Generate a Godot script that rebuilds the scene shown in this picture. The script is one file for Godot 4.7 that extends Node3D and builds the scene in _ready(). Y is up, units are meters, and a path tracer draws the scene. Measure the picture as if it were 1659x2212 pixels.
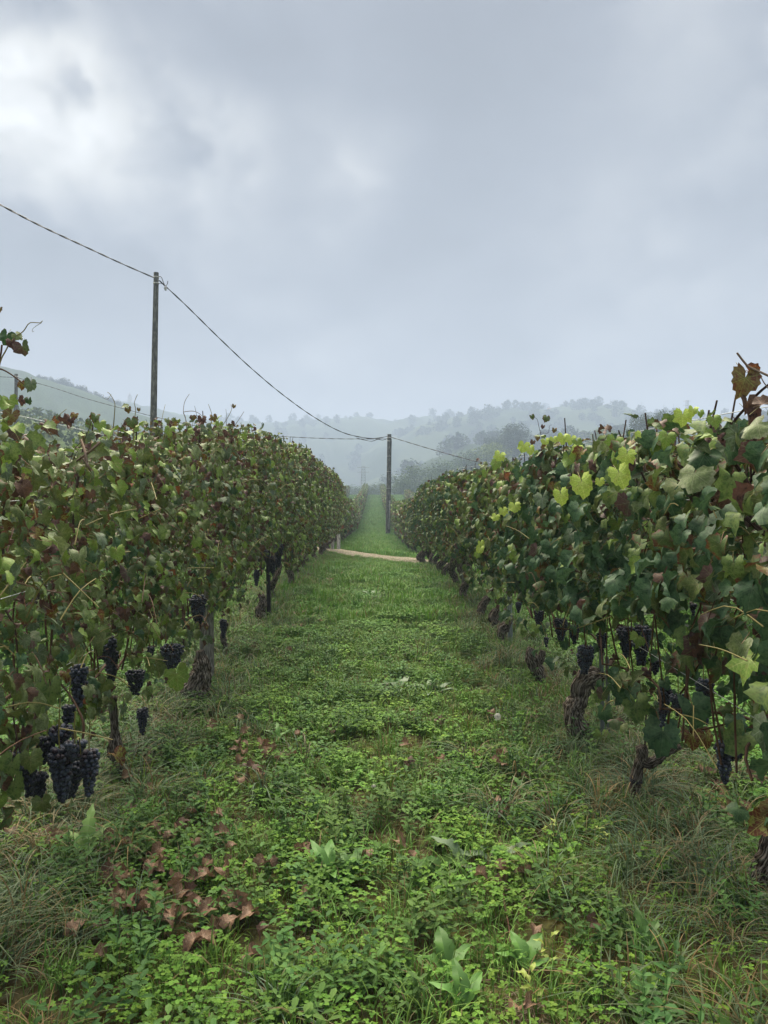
extends Node3D
# A vineyard aisle on a misty autumn day: two rows of old vines, a grassy aisle, utility poles and hazy hills.

const F := 1671.0        # focal length and centre, in the units of a 1659 x 2212 frame
const CX := 829.5
const CY := 1106.0
const YAW := -0.0129     # the camera is turned a little to the right of the rows
const EYE := Vector3(0, 1.6, 0)
const ROW_R := 1.25
const ROW_L := -1.31

var rng := RandomNumberGenerator.new()
var nz := FastNoiseLite.new()
var M := {}              # materials
var leaf_arr := []       # surface arrays of the vine leaf variants
var leaf_mesh := []
var grape_mesh: Array = []
var used := {}
const ORD := ["first", "second", "third", "fourth", "fifth", "sixth", "seventh", "eighth", "ninth", "tenth", "eleventh", "twelfth", "thirteenth", "fourteenth", "fifteenth", "sixteenth", "seventeenth", "eighteenth", "nineteenth", "twentieth", "twenty-first", "twenty-second", "twenty-third", "twenty-fourth", "twenty-fifth", "twenty-sixth"]


func _ready() -> void:
	rng.seed = 20240917
	nz.seed = 7
	nz.noise_type = FastNoiseLite.TYPE_SIMPLEX
	nz.frequency = 1.0
	make_camera()
	make_sky()
	make_materials()
	make_leaves()
	make_grapes()
	make_ground()
	make_hills()
	make_far_trees()
	make_buildings()
	make_poles()
	make_rows()
	make_far_rows()
	make_posts()
	make_cover()
	make_weeds()
	make_litter()


func make_camera() -> void:
	var cam := Camera3D.new()
	cam.name = "camera"
	cam.position = EYE
	cam.rotation = Vector3(0, YAW, 0)
	cam.fov = rad_to_deg(2.0 * atan(CY / F))
	cam.near = 0.05
	cam.far = 3000.0
	add_child(cam)
	cam.current = true


func make_sky() -> void:
	var env := Environment.new()
	env.background_mode = Environment.BG_SKY
	env.tonemap_mode = Environment.TONE_MAPPER_LINEAR
	env.tonemap_exposure = 7.6
	env.sdfgi_enabled = true
	env.ssao_enabled = true
	env.ssil_enabled = true
	env.fog_enabled = true
	env.fog_density = 0.0020
	env.fog_light_color = Color(0.79, 0.88, 1.0)
	var sky := Sky.new()
	var pano := PanoramaSkyMaterial.new()
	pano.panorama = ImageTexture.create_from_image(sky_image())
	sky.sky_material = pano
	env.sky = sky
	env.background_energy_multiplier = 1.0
	var we := WorldEnvironment.new()
	we.name = "world_environment"
	we.environment = env
	add_child(we)
	var sun := DirectionalLight3D.new()
	sun.name = "sun"
	sun.light_energy = 0.5
	sun.light_color = Color(1.0, 0.95, 0.86)
	sun.light_angular_distance = 60.0
	sun.shadow_enabled = true
	add_child(sun)
	# high behind the cloud, ahead and to the left of the rows
	var to_sun := Vector3(-0.22, 1.1, -0.75).normalized()
	sun.look_at_from_position(Vector3.ZERO, -to_sun, Vector3.UP)


func sky_image() -> Image:
	# overcast cloud, linear radiance; columns run round the compass
	var w := 1280
	var h := 640
	var im := Image.create(w, h, false, Image.FORMAT_RGBF)
	var n1 := FastNoiseLite.new()
	n1.seed = 31
	n1.frequency = 2.2
	n1.fractal_octaves = 6
	n1.fractal_gain = 0.58
	var blobs := []   # pixel x, y, spread, gain
	for b in [[70, 215, 0.065, 0.50], [100, 200, 0.15, 0.22], [210, 260, 0.10, 0.14], [400, 300, 0.10, 0.20], [500, 300, 0.05, 0.08], [775, 385, 0.05, 0.13], [800, 390, 0.08, 0.04], [1640, 0, 0.12, 0.16], [560, 10, 0.12, 0.05], [1330, 580, 0.16, 0.10], [330, 70, 0.16, -0.10], [450, 130, 0.1, -0.05], [1100, 200, 0.25, -0.07], [350, 480, 0.2, -0.03], [1050, 520, 0.14, -0.06], [120, 690, 0.12, -0.06], [700, 800, 0.14, 0.03], [400, 830, 0.2, 0.04]]:
		blobs.append([(P(b[0], b[1], 100.0) - EYE).normalized(), b[2], b[3]])
	for j in h:
		var el := (0.5 - (j + 0.5) / h) * PI
		var sy := sin(el)
		var cy := cos(el)
		for i in w:
			if el < -0.02:
				im.set_pixel(i, j, Color(0.08, 0.09, 0.09))
				continue
			var az := (i + 0.5) / w * TAU # the left edge of the picture looks along -Z
			var v := Vector3(sin(az) * cy, sy, -cos(az) * cy)
			# clouds lie on a layer: stretch them towards the horizon
			var q := v / (v.y + 0.35)
			var c := n1.get_noise_3d(q.x * 1.0, q.z * 1.0, 3.0)
			var c2 := n1.get_noise_3d(q.x * 0.42 + 9.0, q.z * 0.42, 7.0)
			var c3 := n1.get_noise_3d(q.x * 3.2 + c * 0.6, q.z * 1.7, 5.0)
			var l := 1.0 + 0.08 * c3 + 0.24 * c + 0.24 * c2
			l *= 1.0 + 2.7 * smoothstep(0.53, 0.95, sy) # overcast is brighter overhead; extra brightness added above the view to light the ground
			for b in blobs:
				var a: float = 1.0 - v.dot(b[0])
				var s: float = b[1]
				if a < s * s * 4.5:
					l += 1.7 * b[2] * exp(-a / (s * s) * 2.0) * maxf(0.0, 0.9 + 0.9 * c + 0.9 * c3)
			var low := exp(-sy * 11.0)
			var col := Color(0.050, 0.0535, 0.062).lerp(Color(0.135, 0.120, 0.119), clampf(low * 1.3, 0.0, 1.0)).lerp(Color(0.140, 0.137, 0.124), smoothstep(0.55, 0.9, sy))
			# thin cloud is whiter than thick
			var thin := clampf((l - 1.0) * 1.6, 0.0, 1.0)
			col = col.lerp(Color(0.072, 0.072, 0.0715), thin)
			im.set_pixel(i, j, Color(col.r * l, col.g * l, col.b * l))
	return im


# ---------------------------------------------------------------- helpers

func P(px: float, py: float, d: float) -> Vector3:
	return EYE + Vector3((px - CX) / F * d, (CY - py) / F * d, -d).rotated(Vector3.UP, YAW)


func on_ground(px: float, py: float) -> Vector3:
	# where the ground lies under that direction
	var d := 1.5
	while d < 160.0:
		var p := P(px, py, d)
		if p.y <= gh(p.x, p.z):
			return Vector3(p.x, gh(p.x, p.z), p.z)
		d += 0.02 + d * 0.003
	var e := P(px, py, d)
	return Vector3(e.x, gh(e.x, e.z), e.z)


const PROF := [[-40.0, -1.2], [0.0, 0.0], [4.0, 0.134], [9.0, 0.30], [12.0, 0.42], [15.0, 0.46], [19.0, 0.39], [23.0, 0.31], [27.0, 0.24], [35.0, 0.17], [50.0, 0.17], [65.0, 0.75], [90.0, 2.05], [110.0, 3.2], [130.0, 4.3], [150.0, 4.4], [200.0, -3.0], [300.0, -16.0], [2000.0, -16.0]]


func gh(x: float, z: float) -> float:
	var d := -z
	var y := -1.2
	for i in range(1, PROF.size()):
		if d <= PROF[i][0]:
			var t: float = clampf((d - PROF[i - 1][0]) / (PROF[i][0] - PROF[i - 1][0]), 0.0, 1.0)
			# monotone-ish smoothing between the points
			var m0: float = slope(i - 1)
			var m1: float = slope(i)
			var hh: float = PROF[i][0] - PROF[i - 1][0]
			var t2 := t * t
			var t3 := t2 * t
			y = (2 * t3 - 3 * t2 + 1) * PROF[i - 1][1] + (t3 - 2 * t2 + t) * hh * m0 + (-2 * t3 + 3 * t2) * PROF[i][1] + (t3 - t2) * hh * m1
			break
	if d > 300.0:
		y = -16.0
	y += 0.10 * smoothstep(14.0, 20.0, d) * (1.0 - smoothstep(27.0, 45.0, d)) * clampf(-x, -5.0, 5.0)
	# the hillside on the left climbs away
	y += (0.24 * smoothstep(22.0, 90.0, d) + 0.02) * clampf(-x - 6.0, 0.0, 110.0) * (1.0 - smoothstep(128.0, 240.0, d)) * smoothstep(-60.0, -5.0, d)
	y -= 0.05 * clampf(x - 7.0, 0.0, 100.0) * smoothstep(25.0, 70.0, d) * (1.0 - smoothstep(130.0, 240.0, d))
	if d < 60.0 and d > -10.0 and absf(x) < 12.0:
		y += nz.get_noise_2d(x * 1.1, z * 1.1) * 0.018 * (1.0 - smoothstep(40.0, 60.0, d))
		# a low bank under each near row
		if d < 24.0:
			y += 0.035 * (exp(-pow((x - ROW_R) / 0.35, 2.0)) + exp(-pow((x - ROW_L) / 0.35, 2.0)))
	return y


func slope(i: int) -> float:
	if i <= 0 or i >= PROF.size() - 1:
		return 0.0 if i > 0 else 0.0335
	var a: float = (PROF[i][1] - PROF[i - 1][1]) / (PROF[i][0] - PROF[i - 1][0])
	var b: float = (PROF[i + 1][1] - PROF[i][1]) / (PROF[i + 1][0] - PROF[i][0])
	return 0.0 if a * b <= 0.0 else 2.0 * a * b / (a + b)


func rf(a: float, b: float) -> float:
	return rng.randf_range(a, b)


func numbered(called: String) -> String:
	if not used.has(called):
		used[called] = 0
		return called
	used[called] += 1
	return "%s_%03d" % [called, used[called]]


func tag(o: Node3D, label: String, category := "", group := "", kind := "") -> Node3D:
	if label: o.set_meta("label", label)
	if category: o.set_meta("category", category)
	if group: o.set_meta("group", group)
	if kind: o.set_meta("kind", kind)
	return o


func thing(called: String, at: Vector3, label: String, category: String, group := "") -> Node3D:
	var o := Node3D.new()
	o.name = numbered(called)
	o.position = at
	add_child(o)
	tag(o, label, category, group)
	return o


func put(called: String, mesh: Mesh, mat: Material, parent: Node3D = null, xf := Transform3D()) -> MeshInstance3D:
	var o := MeshInstance3D.new()
	o.mesh = mesh
	if mat: o.material_override = mat
	o.transform = xf
	if parent == null:
		o.name = numbered(called)
		add_child(o)
	else:
		o.name = called
		parent.add_child(o, true)
	return o


class Bag:
	# collects triangles; many shapes become one mesh
	var v := PackedVector3Array()
	var n := PackedVector3Array()
	var uv := PackedVector2Array()
	var c := PackedColorArray()
	var ix := PackedInt32Array()

	func add(arr: Array, xf: Transform3D, tint := Color.WHITE) -> void:
		var first := v.size()
		var pv: PackedVector3Array = arr[Mesh.ARRAY_VERTEX]
		var pn: PackedVector3Array = arr[Mesh.ARRAY_NORMAL]
		v.append_array(xf * pv)
		var b := xf.basis.orthonormalized()
		n.append_array(Transform3D(b, Vector3.ZERO) * pn)
		if arr[Mesh.ARRAY_TEX_UV] != null:
			uv.append_array(arr[Mesh.ARRAY_TEX_UV])
		else:
			var z := PackedVector2Array()
			z.resize(pv.size())
			uv.append_array(z)
		if arr[Mesh.ARRAY_COLOR] != null:
			c.append_array(arr[Mesh.ARRAY_COLOR])
		else:
			var k := PackedColorArray()
			k.resize(pv.size())
			k.fill(tint)
			c.append_array(k)
		for i in arr[Mesh.ARRAY_INDEX]:
			ix.append(first + i)

	func tri(a: Vector3, b: Vector3, d: Vector3, col: Color) -> void:
		var first := v.size()
		var nn := (d - a).cross(b - a).normalized()
		for p in [a, b, d]:
			v.append(p)
			n.append(nn)
			uv.append(Vector2(p.x, p.y))
			c.append(col)
		ix.append_array([first, first + 1, first + 2])

	func quad(a: Vector3, b: Vector3, d: Vector3, e: Vector3, col: Color) -> void:
		tri(a, b, d, col)
		tri(a, d, e, col)

	func strip(rows: Array, cols: Array) -> void:
		# rows of two points each, shared along the strip
		var first := v.size()
		for i in rows.size():
			var a: Vector3 = rows[i][0]
			var b: Vector3 = rows[i][1]
			var nx: Vector3 = rows[mini(i + 1, rows.size() - 1)][0] - rows[maxi(i - 1, 0)][0]
			var nn := (b - a).cross(nx).normalized()
			for p in [a, b]:
				v.append(p)
				n.append(nn)
				uv.append(Vector2(0, float(i) / rows.size()))
				c.append(cols[i])
		for i in rows.size() - 1:
			var k := first + i * 2
			ix.append_array([k, k + 2, k + 1, k + 1, k + 2, k + 3])

	func mesh() -> ArrayMesh:
		var a := []
		a.resize(Mesh.ARRAY_MAX)
		a[Mesh.ARRAY_VERTEX] = v
		a[Mesh.ARRAY_NORMAL] = n
		a[Mesh.ARRAY_TEX_UV] = uv
		a[Mesh.ARRAY_COLOR] = c
		a[Mesh.ARRAY_INDEX] = ix
		var m := ArrayMesh.new()
		m.add_surface_from_arrays(Mesh.PRIMITIVE_TRIANGLES, a)
		return m


func indexed(v: PackedVector3Array, ix: PackedInt32Array, uv: PackedVector2Array, col := PackedColorArray()) -> Array:
	# smooth normals from the faces (clockwise fronts)
	var n := PackedVector3Array()
	n.resize(v.size())
	for t in range(0, ix.size(), 3):
		var f := (v[ix[t + 2]] - v[ix[t]]).cross(v[ix[t + 1]] - v[ix[t]])
		n[ix[t]] += f
		n[ix[t + 1]] += f
		n[ix[t + 2]] += f
	for i in n.size():
		n[i] = n[i].normalized() if n[i].length() > 1e-12 else Vector3.UP
	var a := []
	a.resize(Mesh.ARRAY_MAX)
	a[Mesh.ARRAY_VERTEX] = v
	a[Mesh.ARRAY_NORMAL] = n
	a[Mesh.ARRAY_TEX_UV] = uv
	if col.size(): a[Mesh.ARRAY_COLOR] = col
	a[Mesh.ARRAY_INDEX] = ix
	return a


func as_mesh(a: Array) -> ArrayMesh:
	var m := ArrayMesh.new()
	m.add_surface_from_arrays(Mesh.PRIMITIVE_TRIANGLES, a)
	return m


func tube(path: Array, radii: Array, sides := 6, rough := 0.0, salt := 0.0, caps := true) -> Array:
	# a round bar along the points; rough: how far its skin wanders, as a share of the radius
	var v := PackedVector3Array()
	var uv := PackedVector2Array()
	var ix := PackedInt32Array()
	var along := 0.0
	var ref := Vector3(0.31, 0.2, 0.93)
	for i in path.size():
		var p: Vector3 = path[i]
		var t: Vector3 = (path[mini(i + 1, path.size() - 1)] - path[maxi(i - 1, 0)]).normalized()
		var x := t.cross(ref).normalized()
		ref = x.cross(t).normalized()
		var y := ref
		if i > 0: along += p.distance_to(path[i - 1])
		for s in sides + 1:
			var a := TAU * s / sides
			var r: float = radii[i]
			var o := x * cos(a) + y * sin(a)
			if rough > 0.0:
				var g := nz.get_noise_3d(o.x * 1.6 + salt, along * 5.0, o.z * 1.6 + o.y) + 0.6 * nz.get_noise_3d(o.x * 4.0, along * 9.0 + salt, o.z * 4.0 + o.y * 3.0)
				r *= 1.0 + rough * g
			v.append(p + o * r)
			uv.append(Vector2(float(s) / sides, along))
	var w := sides + 1
	for i in path.size() - 1:
		for s in sides:
			var k := i * w + s
			ix.append_array([k, k + 1, k + w, k + 1, k + w + 1, k + w])
	if caps:
		for e in [0, path.size() - 1]:
			var c := v.size()
			v.append(path[e])
			uv.append(Vector2(0.5, along * (1 if e else 0)))
			for s in sides:
				var k: int = e * w + s
				if e == 0: ix.append_array([c, k + 1, k])
				else: ix.append_array([c, k, k + 1])
	return indexed(v, ix, uv)


func bar(a: Vector3, b: Vector3, r: float, sides := 6) -> Array:
	return tube([a, b], [r, r], sides)


func smooth_path(pts: Array, n: int) -> Array:
	var c := Curve3D.new()
	for i in pts.size():
		var t: Vector3 = (pts[mini(i + 1, pts.size() - 1)] - pts[maxi(i - 1, 0)]) / 6.0
		c.add_point(pts[i], -t, t)
	c.bake_interval = 0.01 if c.get_baked_length() < 5.0 else 0.25
	var out := []
	var l := c.get_baked_length()
	for i in n:
		out.append(c.sample_baked(l * i / (n - 1.0), true))
	return out


func ramp(a: float, b: float, n: int) -> Array:
	var o := []
	for i in n: o.append(lerpf(a, b, i / (n - 1.0)))
	return o


func box_arr(c: Vector3, s: Vector3) -> Array:
	var b := BoxMesh.new()
	b.size = s
	var a := b.get_mesh_arrays()
	var pv: PackedVector3Array = a[Mesh.ARRAY_VERTEX]
	a[Mesh.ARRAY_VERTEX] = Transform3D(Basis(), c) * pv
	return a


func scatter(called: String, label: String, mesh: Mesh, mat: Material, places: Array, tints: Array) -> MultiMeshInstance3D:
	var mm := MultiMesh.new()
	mm.transform_format = MultiMesh.TRANSFORM_3D
	mm.use_colors = true
	mm.mesh = mesh
	mm.instance_count = places.size()
	for i in places.size():
		mm.set_instance_transform(i, places[i])
		mm.set_instance_color(i, tints[i])
	var o := MultiMeshInstance3D.new()
	o.name = numbered(called)
	o.multimesh = mm
	o.material_override = mat
	add_child(o)
	tag(o, label, "ground cover", "", "stuff")
	return o


func lin(r: float, g: float, b: float) -> Color:
	return Color(r, g, b).linear_to_srgb()


# ---------------------------------------------------------------- materials

func mat(called: String, col: Color, rough := 0.8, spec := 0.4) -> StandardMaterial3D:
	var m := StandardMaterial3D.new()
	m.resource_name = called
	m.albedo_color = col
	m.roughness = rough
	m.metallic_specular = spec
	m.cull_mode = BaseMaterial3D.CULL_DISABLED
	M[called] = m
	return m


func noise_image(w: int, h: int, fx: float, fy: float, salt: int, oct := 4) -> Image:
	# tiling-free noise 0..1 stretched by fx, fy; u wraps
	var n := FastNoiseLite.new()
	n.seed = salt
	n.frequency = 1.0
	n.fractal_octaves = oct
	var im := Image.create(w, h, false, Image.FORMAT_RGB8)
	for j in h:
		for i in w:
			var a := TAU * i / w
			var b := TAU * j / h
			var g := n.get_noise_3d(cos(a) * fx + 5.0, sin(a) * fx + 0.4 * sin(b) * fy, cos(b) * fy + 3.0) * 0.9 + 0.5
			im.set_pixel(i, j, Color(g, g, g))
	return im


func colored(im: Image, stops: Array) -> ImageTexture:
	# a grey picture turned to colours (linear stops: [at, r, g, b])
	var out := Image.create(im.get_width(), im.get_height(), false, Image.FORMAT_RGB8)
	for j in im.get_height():
		for i in im.get_width():
			var g := im.get_pixel(i, j).r
			var c := Color(stops[0][1], stops[0][2], stops[0][3])
			for k in range(1, stops.size()):
				var a: Array = stops[k - 1]
				var b: Array = stops[k]
				if g >= a[0]:
					c = Color(a[1], a[2], a[3]).lerp(Color(b[1], b[2], b[3]), clampf((g - a[0]) / (b[0] - a[0]), 0.0, 1.0))
			out.set_pixel(i, j, c.linear_to_srgb())
	return ImageTexture.create_from_image(out)


func make_materials() -> void:
	# old vine bark: long fibres
	var fibre := noise_image(256, 256, 4.6, 2.6, 11, 5)
	var bark := mat("bark", Color.WHITE, 0.95, 0.15)
	bark.albedo_texture = colored(fibre, [[0.1, 0.014, 0.011, 0.008], [0.36, 0.060, 0.047, 0.036], [0.58, 0.135, 0.112, 0.090], [0.9, 0.30, 0.26, 0.22]])
	bark.uv1_scale = Vector3(1, 2.2, 1)
	bark.heightmap_enabled = true
	bark.heightmap_texture = ImageTexture.create_from_image(fibre)
	bark.heightmap_scale = 1.2
	var cane := mat("cane", Color.WHITE, 0.7, 0.3)
	cane.albedo_texture = colored(noise_image(96, 96, 2.0, 3.0, 5, 3), [[0.15, 0.03, 0.016, 0.01], [0.55, 0.085, 0.045, 0.026], [0.9, 0.16, 0.09, 0.055]])
	var shoot := mat("green_shoot", Color.WHITE, 0.6, 0.3)
	shoot.albedo_texture = colored(noise_image(64, 64, 2.0, 3.0, 9, 3), [[0.15, 0.10, 0.085, 0.03], [0.5, 0.20, 0.18, 0.06], [0.9, 0.28, 0.23, 0.09]])
	var dead := mat("dead_cane", Color.WHITE, 0.9, 0.2)
	dead.albedo_texture = colored(noise_image(64, 64, 2.0, 3.0, 29, 3), [[0.15, 0.02, 0.012, 0.01], [0.5, 0.055, 0.035, 0.028], [0.9, 0.12, 0.09, 0.075]])
	var pale := mat("pale_cane", Color.WHITE, 0.9, 0.2)
	pale.albedo_texture = colored(noise_image(64, 64, 2.0, 3.0, 39, 3), [[0.15, 0.10, 0.065, 0.045], [0.5, 0.20, 0.14, 0.10], [0.9, 0.30, 0.24, 0.19]])
	# weathered concrete of the poles: grey, darker and greener patches of lichen
	var con := noise_image(128, 256, 1.6, 2.0, 17, 5)
	var pole := mat("pole_concrete", Color.WHITE, 0.92, 0.25)
	pole.albedo_texture = colored(con, [[0.1, 0.045, 0.045, 0.035], [0.45, 0.085, 0.082, 0.066], [0.7, 0.125, 0.12, 0.10], [0.95, 0.2, 0.2, 0.17]])
	pole.uv1_scale = Vector3(1, 0.35, 1)
	pole.heightmap_enabled = true
	pole.heightmap_texture = ImageTexture.create_from_image(con)
	pole.heightmap_scale = 0.5
	var post := mat("post_wood", Color.WHITE, 0.95, 0.2)
	post.albedo_texture = colored(fibre, [[0.1, 0.05, 0.046, 0.04], [0.5, 0.16, 0.15, 0.135], [0.9, 0.30, 0.285, 0.26]])
	post.uv1_scale = Vector3(1, 1.2, 1)
	var cpost := mat("post_concrete", Color.WHITE, 0.9, 0.3)
	cpost.albedo_texture = colored(con, [[0.1, 0.2, 0.19, 0.17], [0.5, 0.36, 0.35, 0.32], [0.9, 0.5, 0.49, 0.46]])
	mat("black_stake", lin(0.018, 0.017, 0.017), 0.8)
	var steel := mat("galvanised_steel", Color.WHITE, 0.5, 0.5)
	steel.albedo_texture = colored(con, [[0.1, 0.16, 0.18, 0.19], [0.9, 0.32, 0.35, 0.37]])
	steel.metallic = 0.35
	var gsteel := mat("green_steel", Color.WHITE, 0.6, 0.5)
	gsteel.albedo_texture = colored(con, [[0.1, 0.05, 0.06, 0.058], [0.9, 0.12, 0.14, 0.135]])
	mat("wire", lin(0.30, 0.33, 0.34), 0.45, 0.5).metallic = 0.5
	mat("cable", lin(0.028, 0.030, 0.034), 0.6)
	mat("iron", lin(0.07, 0.07, 0.07), 0.6)
	mat("band", lin(0.36, 0.36, 0.34), 0.5).metallic = 0.4
	mat("porcelain", lin(0.45, 0.44, 0.42), 0.3)
	mat("black_tie", lin(0.012, 0.012, 0.013), 0.6)
	# grapes: blue-black under a dusty bloom
	for k in [["grape_dark", 0.012, 0.015, 0.029], ["grape_bloom", 0.036, 0.045, 0.072], ["grape_purple", 0.018, 0.009, 0.016]]:
		var g := mat(k[0], lin(k[1], k[2], k[3]), 0.52, 0.45)
		g.rim_enabled = true
		g.rim = 0.35
		g.rim_tint = 0.3
	# soft greens that carry their tint in the vertices and copies
	for k in [["herb", 0.6, 0.25], ["grass_blade", 0.55, 0.3], ["crown", 0.8, 0.2]]:
		var g := mat(k[0], Color.WHITE, k[1], k[2])
		g.vertex_color_use_as_albedo = true
		g.backlight_enabled = true
		g.backlight = Color(0.66, 0.66, 0.66)
	mat("crown", Color.WHITE, 0.85, 0.15).vertex_color_use_as_albedo = true
	# the ground under the plants: dark humus, moss, dead straw; seen mostly through the cover
	var soil := noise_image(384, 384, 5.0, 5.0, 23, 5)
	var ground := mat("ground", Color.WHITE, 0.97, 0.1)
	ground.albedo_texture = colored(soil, [[0.1, 0.35, 0.28, 0.2], [0.4, 0.75, 0.7, 0.6], [0.62, 1.0, 1.0, 1.0], [0.9, 1.0, 1.0, 0.85]])
	ground.vertex_color_use_as_albedo = true
	ground.heightmap_enabled = true
	ground.heightmap_texture = ImageTexture.create_from_image(soil)
	ground.heightmap_scale = 2.5
	var hill := mat("hillside", Color.WHITE, 0.97, 0.1)
	hill.vertex_color_use_as_albedo = true
	hill.albedo_texture = ground.albedo_texture
	var path := mat("path_dirt", Color.WHITE, 0.97, 0.1)
	path.albedo_texture = colored(soil, [[0.1, 0.08, 0.075, 0.045], [0.40, 0.17, 0.15, 0.10], [0.62, 0.26, 0.23, 0.175], [0.9, 0.34, 0.31, 0.25]])
	path.heightmap_enabled = true
	path.heightmap_texture = ground.heightmap_texture
	path.heightmap_scale = 3.0
	mat("far_wall", lin(0.42, 0.36, 0.30), 0.9)
	mat("far_wall_pale", lin(0.55, 0.52, 0.47), 0.9)
	mat("far_roof", lin(0.20, 0.10, 0.065), 0.9)
	mat("far_window", lin(0.04, 0.045, 0.05), 0.4)
	mat("mast_grey", lin(0.16, 0.17, 0.18), 0.6)
	mat("seed_fluff", lin(0.42, 0.41, 0.38), 0.9).backlight_enabled = true
	M.seed_fluff.backlight = Color(0.7, 0.7, 0.7)
	mat("weed_leaf", Color.WHITE, 0.5, 0.35).vertex_color_use_as_albedo = true
	M.weed_leaf.backlight_enabled = true
	M.weed_leaf.backlight = Color(0.5, 0.5, 0.5)
	var leaf := mat("vine_leaf", Color.WHITE, 0.52, 0.31)
	leaf.albedo_texture = ImageTexture.create_from_image(leaf_atlas())
	leaf.backlight_enabled = true
	leaf.backlight = Color(0.62, 0.62, 0.62)


# ---------------------------------------------------------------- vine leaves

const LOOKS := [ # main colour, second colour, how much of the second, where (0 blotches, 1 from the margin, 2 half a blade), vein colour
	[0.032, 0.075, 0.036, 0.050, 0.100, 0.046, 0.4, 0, 0.085, 0.135, 0.065],   # 0 dark blue green
	[0.030, 0.070, 0.026, 0.06, 0.10, 0.03, 0.3, 1, 0.07, 0.12, 0.05],         # 1 dark green
	[0.070, 0.130, 0.036, 0.11, 0.165, 0.045, 0.4, 0, 0.13, 0.16, 0.06],         # 2 mid green
	[0.100, 0.135, 0.034, 0.07, 0.10, 0.028, 0.5, 0, 0.15, 0.16, 0.06],      # 3 olive
	[0.185, 0.255, 0.045, 0.12, 0.20, 0.035, 0.4, 0, 0.24, 0.28, 0.09],        # 4 yellow green
	[0.360, 0.440, 0.075, 0.27, 0.37, 0.06, 0.4, 0, 0.45, 0.50, 0.16],         # 5 lemon green
	[0.060, 0.100, 0.032, 0.085, 0.030, 0.016, 0.45, 1, 0.13, 0.15, 0.06],     # 6 green, brown margin
	[0.200, 0.200, 0.040, 0.09, 0.03, 0.014, 0.38, 0, 0.22, 0.24, 0.06],       # 7 yellow, brown spots
	[0.105, 0.032, 0.020, 0.11, 0.13, 0.04, 0.42, 0, 0.15, 0.17, 0.05],        # 8 red brown, green along the veins
	[0.200, 0.070, 0.025, 0.07, 0.03, 0.02, 0.45, 1, 0.26, 0.13, 0.05],        # 9 orange brown
	[0.038, 0.024, 0.024, 0.085, 0.045, 0.035, 0.4, 0, 0.07, 0.045, 0.04],     # 10 dark purple brown
	[0.270, 0.185, 0.120, 0.15, 0.09, 0.055, 0.5, 0, 0.30, 0.20, 0.13],        # 11 tan
	[0.095, 0.135, 0.075, 0.07, 0.105, 0.05, 0.5, 0, 0.17, 0.20, 0.15],         # 12 grey green
	[0.060, 0.090, 0.035, 0.07, 0.038, 0.035, 0.5, 2, 0.12, 0.13, 0.07],       # 13 green, half purple
	[0.125, 0.080, 0.050, 0.07, 0.042, 0.028, 0.5, 0, 0.16, 0.09, 0.06],         # 14 brown
	[0.110, 0.150, 0.055, 0.16, 0.18, 0.10, 0.4, 1, 0.2, 0.23, 0.12],          # 15 pale green
]


func leaf_reach(a: float, lobe := 1.0) -> float:
	# outline of a five-lobed vine leaf about its petiole, a = angle from the tip
	var t := absf(a)
	var r := 0.73 + 0.25 * exp(-pow(t / 0.36, 2.0)) + lobe * (0.13 * exp(-pow((t - 0.98) / 0.26, 2.0)) + 0.06 * exp(-pow((t - 1.95) / 0.34, 2.0)) - 0.05 * exp(-pow((t - 0.52) / 0.15, 2.0)) - 0.06 * exp(-pow((t - 1.5) / 0.18, 2.0)))
	r -= 0.52 * smoothstep(2.6, 3.1, t)
	return r


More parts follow.
